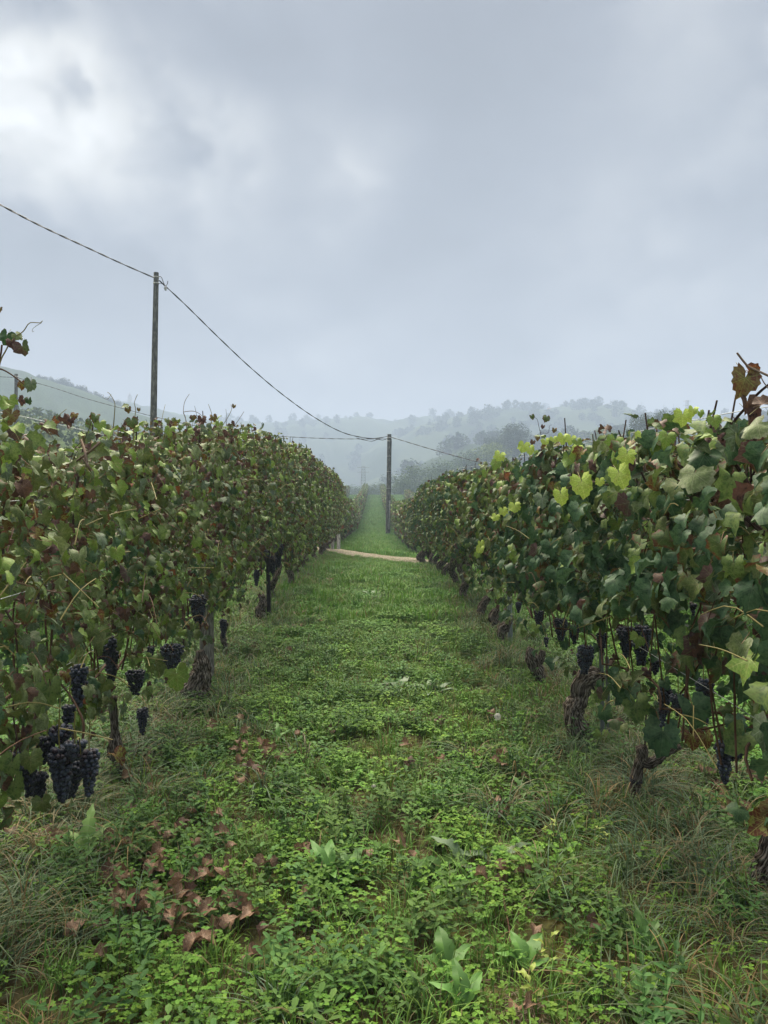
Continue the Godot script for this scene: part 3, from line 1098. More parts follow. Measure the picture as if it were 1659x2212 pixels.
func make_buildings() -> void:
	# the bell tower
	var d := 670.0
	var foot := P(280.5, 882, d)
	var u := d / F
	var t := thing("bell_tower", foot, "slender hazy bell tower with a pointed spire on the ridge", "bell tower")
	var shaft := Bag.new()
	shaft.add(box_arr(Vector3(0, 10.5 * u - 1.0, 0), Vector3(7.5 * u, 21.0 * u + 2.0, 7.5 * u)), Transform3D())
	put("shaft", shaft.mesh(), M.far_wall, t)
	var bel := Bag.new()
	for sx in [-1, 1]:
		for sz in [-1, 1]:
			bel.add(box_arr(Vector3(sx * 2.6 * u, 23.2 * u, sz * 2.6 * u), Vector3(1.5 * u, 4.0 * u, 1.5 * u)), Transform3D())
	bel.add(box_arr(Vector3(0, 25.6 * u, 0), Vector3(7.6 * u, 1.0 * u, 7.6 * u)), Transform3D())
	put("belfry", bel.mesh(), M.far_wall, t)
	put("spire", as_mesh(tube([Vector3(0, 26.0 * u, 0), Vector3(0, 28.5 * u, 0), Vector3(0, 31.0 * u, 0), Vector3(0, 35.5 * u, 0)], [2.9 * u, 2.2 * u, 0.9 * u, 0.15 * u], 8)), M.far_roof, t)
	house("house", 261, 876, 886, 20, 415.0, "hazy low house beside the bell tower", "far_wall", 0.3)
	house("house", 300, 881, 890, 16, 422.0, "small hazy house just right of the bell tower", "far_wall_pale", -0.2)
	house("house", 1133, 882, 893, 40, 385.0, "long hazy farmhouse on the crest right of the big tree clump", "far_wall", 0.25)
	house("house", 1108, 887, 896, 16, 384.0, "small hazy annex at the left end of the long farmhouse", "far_wall", 0.1)
	house("house", 1160, 885, 895, 20, 388.0, "hazy house behind the long farmhouse", "far_wall", -0.2)
	house("house", 1191, 881, 898, 22, 375.0, "pale hazy house left of the conifers on the hill", "far_wall_pale", 0.15)
	house("house", 1262, 890, 900, 16, 372.0, "hazy white house below the hilltop tree", "far_wall_pale", 0.0)
	house("house", 543, 913, 921, 14, 490.0, "tiny hazy house on the far ridge beside the conifers", "far_wall_pale", 0.0)
	house("house", 735, 907, 914, 26, 490.0, "tiny hazy hamlet house on the far ridge", "far_wall", 0.1)
	# masts on the right ridge
	var k := 0
	for e in [[1302, 862, 892, 370.0], [1318.5, 862, 892, 370.0], [1386, 868, 900, 360.0], [1434, 874, 902, 350.0], [1455, 872, 904, 350.0]]:
		e[3] *= 1.6
		var at := P(e[0], e[2], e[3])
		var hgt: float = (e[2] - e[1]) / F * e[3]
		var o := thing("mast", at, ["thin hazy mast left of the column trees, first of a pair", "thin hazy mast nearest the column trees, second of a pair", "thin lone hazy mast on the slope right of the column trees", "short hazy mast left of the crossarm pylon", "short hazy mast with a crossarm next to the pylon"][k], "mast", "")
		put("shaft", as_mesh(tube([Vector3(0, -2, 0), Vector3(0, hgt, 0)], [0.16, 0.10], 5)), M.mast_grey, o)
		put("crossarm", as_mesh(bar(Vector3(-0.9, hgt * 0.93, 0), Vector3(0.9, hgt * 0.93, 0), 0.06, 4)), M.mast_grey, o)
		k += 1
	lattice_pylon(P(1484, 912, 320.0), 47.0 / F * 320.0, 1.5, "grey lattice pylon with a crossarm on the right ridge")
	lattice_pylon(P(785, 1062, 210.0), 54.0 / F * 210.0, 1.5, "small lattice pylon in the valley beyond the far rows")
	# a pole with two lamps or insulators left of it
	var at := P(710.5, 1052, 210.0)
	var q := thing("mast", at, "short mast with a boxy head above the left vine row", "mast")
	var hgt := 37.0 / F * 210.0
	put("shaft", as_mesh(tube([Vector3(0, -2, 0), Vector3(0, hgt, 0)], [0.16, 0.12], 6)), M.mast_grey, q)
	var head := Bag.new()
	for s in [-1, 0, 1]:
		head.add(box_arr(Vector3(s * 0.38, hgt, 0), Vector3(0.26, 0.62, 0.2)), Transform3D())
	put("head", head.mesh(), M.mast_grey, q)


func lattice_pylon(at: Vector3, hgt: float, wide: float, label: String) -> void:
	var o := thing("lattice_pylon", at, label, "pylon")
	var legs := Bag.new()
	var braces := Bag.new()
	for sx in [-1, 1]:
		for sz in [-1, 1]:
			legs.add(bar(Vector3(sx * wide * 0.5, -2, sz * wide * 0.5), Vector3(sx * wide * 0.28, hgt, sz * wide * 0.28), 0.055, 4), Transform3D())
	var n := 9
	for i in n:
		var a := hgt * i / n
		var b := hgt * (i + 1) / n
		var wa := wide * lerpf(0.5, 0.28, float(i) / n)
		var wb := wide * lerpf(0.5, 0.28, float(i + 1) / n)
		for s in [-1, 1]:
			braces.add(bar(Vector3(-wa * s, a, wa), Vector3(wb * s, b, wb), 0.03, 3), Transform3D())
			braces.add(bar(Vector3(wa, a, -wa * s), Vector3(wb, b, wb * s), 0.03, 3), Transform3D())
			braces.add(bar(Vector3(-wb, b, wb * s), Vector3(wb, b, wb * s), 0.03, 3), Transform3D())
	put("legs", legs.mesh(), M.mast_grey, o)
	put("bracing", braces.mesh(), M.mast_grey, o)
	for f in [0.97, 0.78]:
		put("crossarm", as_mesh(bar(Vector3(-wide * 1.1, hgt * f, 0), Vector3(wide * 1.1, hgt * f, 0), 0.06, 4)), M.mast_grey, o)


# ---------------------------------------------------------------- utility poles and their cables

func lathe_pole(foot: Vector3, top: Vector3, r0: float, r1: float) -> Array:
	var p := []
	var r := []
	for i in 13:
		p.append(foot.lerp(top, i / 12.0) - foot)
		r.append(lerpf(r0, r1, i / 12.0))
	return tube(p, r, 14, 0.03, foot.x)


func band(o: Node3D, called: String, at: Vector3, r: float, hgt: float, m: String) -> void:
	put(called, as_mesh(tube([at - Vector3(0, hgt * 0.5, 0), at + Vector3(0, hgt * 0.5, 0)], [r, r], 14)), M[m], o)


func cable(label: String, pts: Array, r: float, twist: float, n := 90) -> void:
	# two strands laid round each other
	var o := thing("overhead_cable", pts[0], label, "cable")
	var mid := smooth_path(pts, n)
	for s in 2:
		var p := []
		var along := 0.0
		for i in mid.size():
			var t: Vector3 = (mid[mini(i + 1, n - 1)] - mid[maxi(i - 1, 0)]).normalized()
			var x := t.cross(Vector3.UP).normalized()
			var y := x.cross(t)
			if i: along += mid[i].distance_to(mid[i - 1])
			var a := along * twist + s * PI
			p.append(mid[i] + (x * cos(a) + y * sin(a)) * r * 0.85 - pts[0])
		var rr := []
		for i in n: rr.append(r)
		put("strand", as_mesh(tube(p, rr, 5)), M.cable, o)


func make_poles() -> void:
	# left pole, leaning a little
	var top := P(337.5, 589, 30.0)
	var foot := P(326.5, 985, 30.0)
	foot.y = gh(foot.x, foot.z) - 0.2
	var o := thing("utility_pole", foot, "tall grey concrete utility pole rising behind the left vine row", "utility pole")
	put("shaft", as_mesh(lathe_pole(foot, top, 0.155, 0.095)), M.pole_concrete, o)
	var up := (top - foot).normalized()
	for f in [0.18, 0.42]:
		band(o, "band", top - up * f - foot, 0.108, 0.05, "band")
	var br := smooth_path([top - up * 0.17 - foot + Vector3(0.09, 0, 0.03), top - up * 0.17 - foot + Vector3(0.2, 0, 0.03), top - up * 0.40 - foot + Vector3(0.30, 0, 0.03), top - up * 0.52 - foot + Vector3(0.37, 0, 0.03), top - up * 0.44 - foot + Vector3(0.45, 0, 0.03), top - up * 0.33 - foot + Vector3(0.46, 0, 0.03)], 16)
	var rr := []
	for i in 16: rr.append(0.014)
	put("hook", as_mesh(tube(br, rr, 6)), M.iron, o)
	put("hook_brace", as_mesh(bar(top - up * 0.42 - foot + Vector3(0.09, 0, 0.03), top - up * 0.43 - foot + Vector3(0.32, 0, 0.03), 0.014)), M.iron, o)
	put("clamp", as_mesh(tube([top - up * 0.52 - foot + Vector3(0.37, 0, 0.03), top - up * 0.62 - foot + Vector3(0.37, 0, 0.03), top - up * 0.70 - foot + Vector3(0.40, 0, 0.03)], [0.03, 0.06, 0.03], 8)), M.porcelain, o)
	# pole in the middle, nearer the end of the right row
	var top2 := P(841.2, 938, 48.0)
	var foot2 := P(837.8, 1150, 48.0)
	foot2.y = gh(foot2.x, foot2.z) - 0.2
	o = thing("utility_pole", foot2, "weathered concrete utility pole at the end of the right vine row", "utility pole")
	put("shaft", as_mesh(lathe_pole(foot2, top2, 0.15, 0.125)), M.pole_concrete, o)
	up = (top2 - foot2).normalized()
	for f in [0.22, 0.42]:
		band(o, "band", top2 - up * f - foot2, 0.14, 0.07, "band")
	for f in [1.37, 2.32, 3.36]:
		band(o, "strap", top2 - up * f - foot2, 0.141, 0.022, "band")
	var cond := []
	for f in [0.3, 0.8, 1.6, 2.6, 3.6, 4.1]:
		cond.append(top2 - up * f - foot2 + Vector3(0.13 - (0.05 if f > 3.7 else 0.0), 0, 0.07))
	put("down_cable", as_mesh(tube(smooth_path(cond, 14), ramp(0.016, 0.016, 14), 6)), M.cable, o)
	put("conduit", as_mesh(bar(top2 - up * 4.1 - foot2 + Vector3(0.08, 0, 0.125), top2 - up * 5.9 - foot2 + Vector3(0.06, 0, 0.15), 0.03, 8)), M.post_concrete, o)
	var jb := Bag.new()
	for q in [[0.04, -0.32, 0.14, 0.16, 0.14], [0.10, -0.52, 0.12, 0.10, 0.22]]:
		jb.add(tube([Vector3(q[0], q[1] - q[4] * 0.5, q[2]) + top2 - foot2, Vector3(q[0], q[1] + q[4] * 0.5, q[2]) + top2 - foot2], [0.045, 0.05], 8), Transform3D())
	put("clamp", jb.mesh(), M.iron, o)
	# far pole at the left edge
	var top3 := P(35, 808, 58.0)
	var foot3 := P(33.5, 870, 58.0)
	foot3.y = gh(foot3.x, foot3.z) - 0.3
	o = thing("utility_pole", foot3, "short dark utility pole on the hillside at the far left edge", "utility pole")
	put("shaft", as_mesh(lathe_pole(foot3, top3, 0.15, 0.12)), M.pole_concrete, o)
	band(o, "band", top3 - foot3 - Vector3(0, 0.2, 0), 0.135, 0.06, "band")
	var top4 := P(-1, 806, 66.0)
	var foot4 := P(-3, 870, 66.0)
	foot4.y = gh(foot4.x, foot4.z) - 0.3
	# cables
	cable("thick twisted cable coming in from the upper left to the tall pole", [P(-90, 392, 16.5), P(0, 442, 19.0), P(90, 489, 22.0), P(180, 531, 25.0), P(260, 568, 27.7), P(333, 600, 29.7)], 0.015, 3.2, 120)
	cable("twisted cable sagging from the tall pole down to the middle pole", [P(344, 606, 29.8), P(400, 658, 31.5), P(470, 727, 34.0), P(540, 793, 36.5), P(610, 852, 39.0), P(680, 902, 42.0), P(740, 934, 44.5), P(790, 946, 46.3), P(818, 946, 47.2), P(838, 942, 47.9)], 0.016, 3.2, 150)
	cable("thin cable running from the left edge pole to the middle pole", [top3 - Vector3(0, 0.25, 0), P(110, 836, 57.0), P(190, 862, 55.5), P(290, 889, 54.0), P(380, 911, 52.5), P(470, 928, 51.0), P(560, 939, 50.0), P(650, 945, 49.2), P(740, 948, 48.6), P(838, 948, 48.0)], 0.014, 5.0, 120)
	cable("short loose cable loop hanging left of the middle pole top", [P(770, 946, 46.5), P(790, 951, 47.0), P(803, 953, 47.3), P(816, 949, 47.6), P(826, 951, 47.8), P(835, 948, 47.9)], 0.012, 3.0, 40)
	cable("cable sloping down from the middle pole behind the right row", [P(843, 944, 48.0), P(880, 955, 47.0), P(930, 970, 46.0), P(980, 984, 45.0), P(1030, 997, 44.0), P(1110, 1012, 42.0), P(1240, 1030, 39.0)], 0.015, 5.0, 90)
	cable("level cable leaving the left edge pole towards the left", [top3 - Vector3(0, 0.25, 0), P(0, 813.5, 60.0), P(-60, 806, 62.0)], 0.014, 5.0, 30)


# ---------------------------------------------------------------- the vines

var near_vines := []     # {root, side, d, lo, hi}
var trunk_proto := []
var canopy_proto := {}
# side, x, y of the top (frame units), length and width in frame units, distance, grapes one by one?
const BUNCHES := [
	[-1, 171, 1432, 96, 44, 3.05, 1], [-1, 130, 1612, 122, 56, 2.55, 1], [-1, 194, 1616, 106, 47, 2.60, 1], [-1, 131, 1566, 42, 58, 2.62, 1], [-1, 163, 1597, 48, 50, 2.5, 1], [-1, 36, 1622, 48, 46, 2.5, 1],
	[-1, 62, 1650, 70, 40, 2.6, 0], [-1, 100, 1588, 62, 50, 2.68, 0], [-1, 160, 1640, 84, 46, 2.7, 0], [-1, 84, 1665, 66, 40, 2.66, 0], [-1, 240, 1400, 70, 38, 3.8, 0], [-1, 150, 1520, 60, 34, 2.8, 0], [-1, 240, 1372, 84, 30, 3.7, 1], [-1, 222, 1376, 50, 34, 3.75, 0], [-1, 292, 1444, 56, 44, 4.0, 0], [-1, 372, 1390, 52, 56, 4.6, 1], [-1, 308, 1528, 58, 28, 4.1, 0], [-1, 325, 1395, 30, 20, 4.5, 0],
	[-1, 428, 1284, 64, 40, 5.4, 1], [-1, 482, 1336, 42, 18, 6.8, 0], [-1, 567, 1182, 48, 26, 8.7, 0], [-1, 603, 1170, 56, 22, 9.3, 0], [-1, 588, 1200, 40, 20, 9.0, 0], [-1, 555, 1230, 36, 16, 8.6, 0], [-1, 626, 1180, 34, 18, 9.8, 0],
	[1, 1165, 1318, 34, 26, 6.0, 0], [1, 1211, 1334, 48, 34, 5.4, 0], [1, 1240, 1348, 40, 26, 4.8, 0], [1, 1266, 1393, 66, 42, 4.5, 1], [1, 1352, 1352, 68, 42, 3.95, 1], [1, 1386, 1350, 88, 46, 3.8, 1], [1, 1415, 1420, 40, 30, 3.7, 0], [1, 1300, 1365, 42, 26, 4.6, 0],
	[1, 1437, 1470, 100, 34, 3.5, 1], [1, 1466, 1500, 46, 44, 3.4, 1], [1, 1522, 1464, 98, 42, 3.15, 1], [1, 1563, 1596, 96, 44, 2.95, 1], [1, 1596, 1545, 30, 26, 3.0, 0], [1, 1585, 1610, 30, 50, 2.98, 0], [1, 1498, 1300, 26, 20, 3.3, 0], [1, 1180, 1375, 24, 14, 5.9, 0], [1, 1120, 1300, 26, 14, 7.2, 0],
]



func top_height(side: int, z: float) -> float:
	var d := -z
	var h := (1.70 + 0.04 * smoothstep(2.0, 3.5, d) - 0.09 * smoothstep(3.5, 6.5, d) - 0.15 * smoothstep(6.0, 15.0, d)) if side > 0 else lerpf(1.68, 2.02, smoothstep(2.2, 7.0, d))
	return h + 0.10 * nz.get_noise_2d(z * 1.3, side * 7.0) + 0.09 * nz.get_noise_2d(z * 4.0, side * 3.0)


func leaf_spots(side: int, lo: float, hi: float, per_m: float, at_z: float, big: float, mix: Array) -> Array:
	# leaves of one vine's stretch of the row, relative to its foot: [transform, look, form, how well it shows]
	var out := []
	var n := int((hi - lo) * per_m)
	var s := -side # towards the aisle
	for i in n:
		var z := rf(lo - 0.12, hi + 0.12)
		var top := top_height(side, at_z + z)
		var low := lerpf(0.70 if side < 0 else 0.75, 0.54, smoothstep(8.0, 13.0, -at_z - z)) - (0.2 * (1.0 - smoothstep(2.4, 3.6, -at_z - z)) if side < 0 else 0.0) + 0.16 * nz.get_noise_2d((at_z + z) * 1.9, 40.0 + side)
		var t := pow(rng.randf(), 0.92)
		var y := lerpf(low, top, t)
		if rng.randf() < 0.05: y = rf(0.45 if at_z < -3.3 else 0.6, 0.78)
		if nz.get_noise_3d((at_z + z) * 2.4, y * 2.4, side * 9.0) < -0.38 and rng.randf() < 0.8: continue # a gap
		var w := lerpf(0.14 if at_z > -9.0 else 0.27, 0.37 if side < 0 else 0.33, smoothstep(0.65, 1.2, y)) * lerpf(1.0, 0.85, smoothstep(top - 0.25, top, y))
		w *= 1.0 + 0.35 * nz.get_noise_3d((at_z + z) * 1.6, y * 1.6, side * 5.0)
		var kind := rng.randf()
		var x := 0.0
		var nn := Vector3.UP
		var tip := Vector3(0, -1, 0)
		var shows := 0.0
		var jit := Vector3(rng.randfn() * 0.5, rng.randfn() * 0.45, rng.randfn() * 0.7)
		if kind < 0.50:
			x = s * w * rf(0.72, 1.18)
			nn = Vector3(s, 0.55, 0.12) + jit
			tip = Vector3(s * 0.35, -1, rng.randfn() * 0.5)
			shows = 2.0
		elif kind < 0.68:
			x = -s * w * rf(0.7, 1.15)
			nn = Vector3(-s, 0.5, 0.0) + jit
			tip = Vector3(-s * 0.3, -1, rng.randfn() * 0.5)
		elif kind < 0.86:
			x = w * rf(-0.7, 0.7)
			nn = Vector3(rng.randfn(), rng.randfn() + 0.5, rng.randfn())
			tip = Vector3(rng.randfn(), -0.8, rng.randfn())
			shows = 0.6
		else:
			x = w * rf(-0.9, 0.9)
			y = top + rf(-0.10, 0.05)
			nn = Vector3(0, 1, 0.25) + jit
			tip = Vector3(rng.randfn(), -0.5, rng.randfn())
			shows = 1.7
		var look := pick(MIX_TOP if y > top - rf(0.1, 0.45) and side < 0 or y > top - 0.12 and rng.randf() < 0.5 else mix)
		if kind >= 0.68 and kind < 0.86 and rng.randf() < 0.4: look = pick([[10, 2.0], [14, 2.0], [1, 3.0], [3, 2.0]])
		var size := big * rf(0.62, 1.22)
		if look in [10, 14, 8, 9]: size *= rf(0.55, 0.9)
		out.append([leaf_pose(Vector3(x, y, z), nn, tip, size), look, form_for(look), shows + rng.randf() * 0.8])
	return out


func leaf_bag(spots: Array) -> ArrayMesh:
	var bag := Bag.new()
	for e in spots:
		bag.add(leaf_arr[e[1]][e[2]], e[0])
	return bag.mesh()


func gnarly(salt: int, pts: Array, radii: Array, rough := 0.55) -> ArrayMesh:
	var n := 30
	var path := smooth_path(pts, n)
	var r := []
	for i in n:
		var t := i / (n - 1.0) * (radii.size() - 1)
		var k := mini(int(t), radii.size() - 2)
		r.append(lerpf(radii[k], radii[k + 1], t - k) * (1.0 + 0.18 * nz.get_noise_2d(i * 0.35, salt)))
	return as_mesh(tube(path, r, 18, rough * 0.6, salt * 3.7))


func trunk_generic(salt: int) -> ArrayMesh:
	var r := RandomNumberGenerator.new()
	r.seed = 3000 + salt
	var pts := [Vector3(0, -0.06, 0)]
	var lean := r.randf_range(-0.2, 0.2)
	var h := r.randf_range(0.55, 0.7)
	for i in range(1, 5):
		var t := i / 4.0
		pts.append(Vector3(r.randfn() * 0.05, h * t, lean * t + r.randfn() * 0.06))
	return gnarly(salt, pts, [0.055, r.randf_range(0.038, 0.055), r.randf_range(0.035, 0.055), r.randf_range(0.04, 0.062), 0.03])


func canes_for(root: Node3D, side: int, head: Vector3, lo: float, hi: float, at_z: float, n: int, mesh_only := false) -> Bag:
	head.y = maxf(head.y, 0.55)
	# year-old shoots rising from the head and from the bent fruiting cane through the wires
	var bag := Bag.new()
	var arm := smooth_path([head, head + Vector3(0, 0.10, lerpf(lo, hi, 0.5) * 0.5 - head.z * 0.3), Vector3(0.02, head.y + 0.10, hi * 0.75), Vector3(0.0, head.y + 0.02, hi * 0.95)], 10)
	var arm2 := smooth_path([head, head + Vector3(0, 0.08, (lo - head.z) * 0.4), Vector3(-0.02, head.y + 0.07, lo * 0.85)], 8)
	var list := [[arm, 0.0085, 0.005], [arm2, 0.008, 0.005]]
	for i in n:
		var z := lerpf(lo, hi, (i + 0.5) / n) + rf(-0.06, 0.06)
		var top := top_height(side, at_z + z) + rf(-0.35, 0.02)
		var b := Vector3(rf(-0.05, 0.05), head.y + rf(0.0, 0.12), z * 0.85 + head.z * 0.15)
		list.append([smooth_path([b, b + Vector3(rf(-0.06, 0.06), 0.35, rf(-0.06, 0.06)), Vector3(rf(-0.16, 0.16), lerpf(b.y, top, 0.7), z + rf(-0.12, 0.12)), Vector3(rf(-0.2, 0.2), top, z + rf(-0.18, 0.18))], 9), rf(0.0035, 0.0055), 0.0022])
	for e in list:
		var k: int = e[0].size()
		var a := tube(e[0], ramp(e[1], e[2], k), 5, 0.12, rng.randf() * 90.0)
		if mesh_only: bag.add(a, Transform3D())
		else: put("cane", as_mesh(a), M.cane, root)
	return bag


func stubs(side: int, lo: float, hi: float, at_z: float, n: int) -> Array:
	# cut or dead shoot ends that stick out of the top
	var out := []
	for i in n:
		var z := rf(lo, hi)
		var top := top_height(side, at_z + z)
		var b := Vector3(rf(-0.15, 0.15), top - rf(0.15, 0.3), z)
		var e := Vector3(b.x + rf(-0.06, 0.06), top + rf(0.02, 0.15), z + rf(-0.07, 0.07))
		out.append(tube([b, b.lerp(e, 0.5) + Vector3(rf(-0.01, 0.01), 0, rf(-0.01, 0.01)), e], [0.0045, 0.004, 0.0034], 5))
	return out


func vine(side: int, d: float, lo: float, hi: float, trunk: ArrayMesh, head: Vector3, label: String, group: String, detailed: bool) -> Node3D:
	# lo, hi: the stretch of the row it fills, before and behind its foot (z grows towards the camera)
	var x := (ROW_R if side > 0 else ROW_L)
	var root := thing("grapevine", Vector3(x, gh(x, -d), -d), label, "grapevine", group)
	put("trunk", trunk, M.bark, root)
	if detailed:
		canes_for(root, side, head, lo, hi, -d, (7 if side < 0 else 4) + int((hi - lo) * 3.0))
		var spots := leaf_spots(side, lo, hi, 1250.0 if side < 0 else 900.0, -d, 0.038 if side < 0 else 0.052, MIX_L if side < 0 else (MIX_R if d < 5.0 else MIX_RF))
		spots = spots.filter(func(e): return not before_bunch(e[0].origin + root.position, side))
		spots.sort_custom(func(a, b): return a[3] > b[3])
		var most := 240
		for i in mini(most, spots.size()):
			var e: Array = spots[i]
			var o := MeshInstance3D.new()
			o.name = "leaf" if i == 0 else "leaf_%03d" % i
			o.mesh = leaf_mesh[e[1]][e[2]]
			o.material_override = M.vine_leaf
			o.transform = e[0]
			root.add_child(o)
		if spots.size() > most:
			tag(put("foliage", leaf_bag(spots.slice(most)), M.vine_leaf, root), "", "", "", "stuff")
		for a in stubs(side, lo, hi, -d, 12 if side > 0 else 7):
			put("dead_shoot", as_mesh(a), M.dead_cane, root)
		# late shoots that wave above the top, with a few small leaves
		for i in int((hi - lo) * (6.5 if side < 0 else 3.5)):
			var z := rf(lo, hi)
			var top := top_height(side, -d + z)
			var b := Vector3(rf(-0.2, 0.2), top - 0.15, z)
			var hgt := rf(0.15, 0.34) * (1.0 if side < 0 else 0.7)
			var e := b + Vector3(rf(-0.14, 0.14), hgt, rf(-0.16, 0.16))
			var way := smooth_path([b, b.lerp(e, 0.55) + Vector3(rf(-0.04, 0.04), 0.02, rf(-0.04, 0.04)), e], 9)
			put("shoot", as_mesh(tube(way, ramp(0.0026, 0.0011, 9), 5)), M.green_shoot if rng.randf() < 0.5 else M.dead_cane, root)
			for q in rng.randi_range(0, 3):
				var look := pick(MIX_TOP)
				put("leaf", leaf_mesh[look][rng.randi_range(1, 5)], M.vine_leaf, root, leaf_pose(way[rng.randi_range(4, 8)], Vector3(rng.randfn(), rng.randfn() * 0.4 + 0.2, 1.0), Vector3(rng.randfn() * 0.6, -1, 0), rf(0.018, 0.036)))
		for i in int((hi - lo) * (36 if side < 0 else 14)):
			var b := Vector3(-side * rf(0.15, 0.46), 0.0, rf(lo, hi))
			b.y = rf(0.8, top_height(side, -d + b.z) - 0.15)
			var e := b + Vector3(-side * rf(-0.05, 0.12), rf(-0.12, 0.16), rf(-0.28, 0.28))
			put("side_shoot", as_mesh(tube(smooth_path([b, b.lerp(e, 0.5) + Vector3(0, rf(0.0, 0.04), 0), e], 6), ramp(0.0022, 0.0013, 6), 4)), M.green_shoot if rng.randf() < 0.75 else M.cane, root)
		near_vines.append({"root": root, "side": side, "d": d})
	else:
		var key := "%d_%d" % [side, rng.randi() % 4]
		if not canopy_proto.has(key):
			var bag := canes_for(null, side, Vector3(0, 0.62, 0), -0.62, 0.62, -14.0, 9, true)
			var sb := Bag.new()
			for a in stubs(side, -0.6, 0.6, -14.0, 16): sb.add(a, Transform3D())
			canopy_proto[key] = [leaf_bag(leaf_spots(side, -0.62, 0.62, 1000.0, -14.0, 0.044 if side < 0 else 0.047, MIX_FAR if side < 0 else MIX_RF)), bag.mesh(), sb.mesh(), bunches_proto(side)]
		var k: Array = canopy_proto[key]
		var xf := Transform3D(Basis().scaled(Vector3(1, 1, maxf((hi - lo) / 1.24, 0.85))), Vector3(0, top_height(side, -d) - top_height(side, -14.0), (lo + hi) * 0.5))
		tag(put("foliage", k[0], M.vine_leaf, root, xf), "", "", "", "stuff")
		tag(put("canes", k[1], M.cane, root, xf), "", "", "", "stuff")
		tag(put("dead_shoots", k[2], M.dead_cane, root, xf), "", "", "", "stuff")
		for i in k[3].size():
			put("grape_bunch", k[3][i], M.grape_dark, root, xf)
	return root


func before_bunch(p: Vector3, side: int) -> bool:
	for e in BUNCHES:
		if e[0] != side or absf(p.z + e[5]) > 1.8: continue
		var q := P(e[1], e[2] + e[3] * 0.5, e[5])
		var f := (EYE - q).normalized()
		var t := (p - q).dot(f)
		if t > -0.03 and t < 1.6 and (p - q - f * t).length() < e[3] * (0.42 if side < 0 else 0.55) * e[5] / F + 0.02: return true
	return false


func bunches_proto(side: int) -> Array:
	var out := []
	for i in 3:
		var bag := Bag.new()
		bunch_arr(bunch_layout(rf(0.12, 0.17), rf(0.032, 0.042), rng.randi() % 1000), bag, Transform3D(Basis(), Vector3(-side * rf(-0.02, 0.2), rf(0.62, 0.95), rf(-0.55, 0.55))))
		out.append(bag.mesh())
	return out


func pts3(list: Array, d: float, root: Vector3) -> Array:
	var o := []
	for e in list: o.append(P(e[0], e[1], d + (e[2] if e.size() > 2 else 0.0)) - root)
	return o


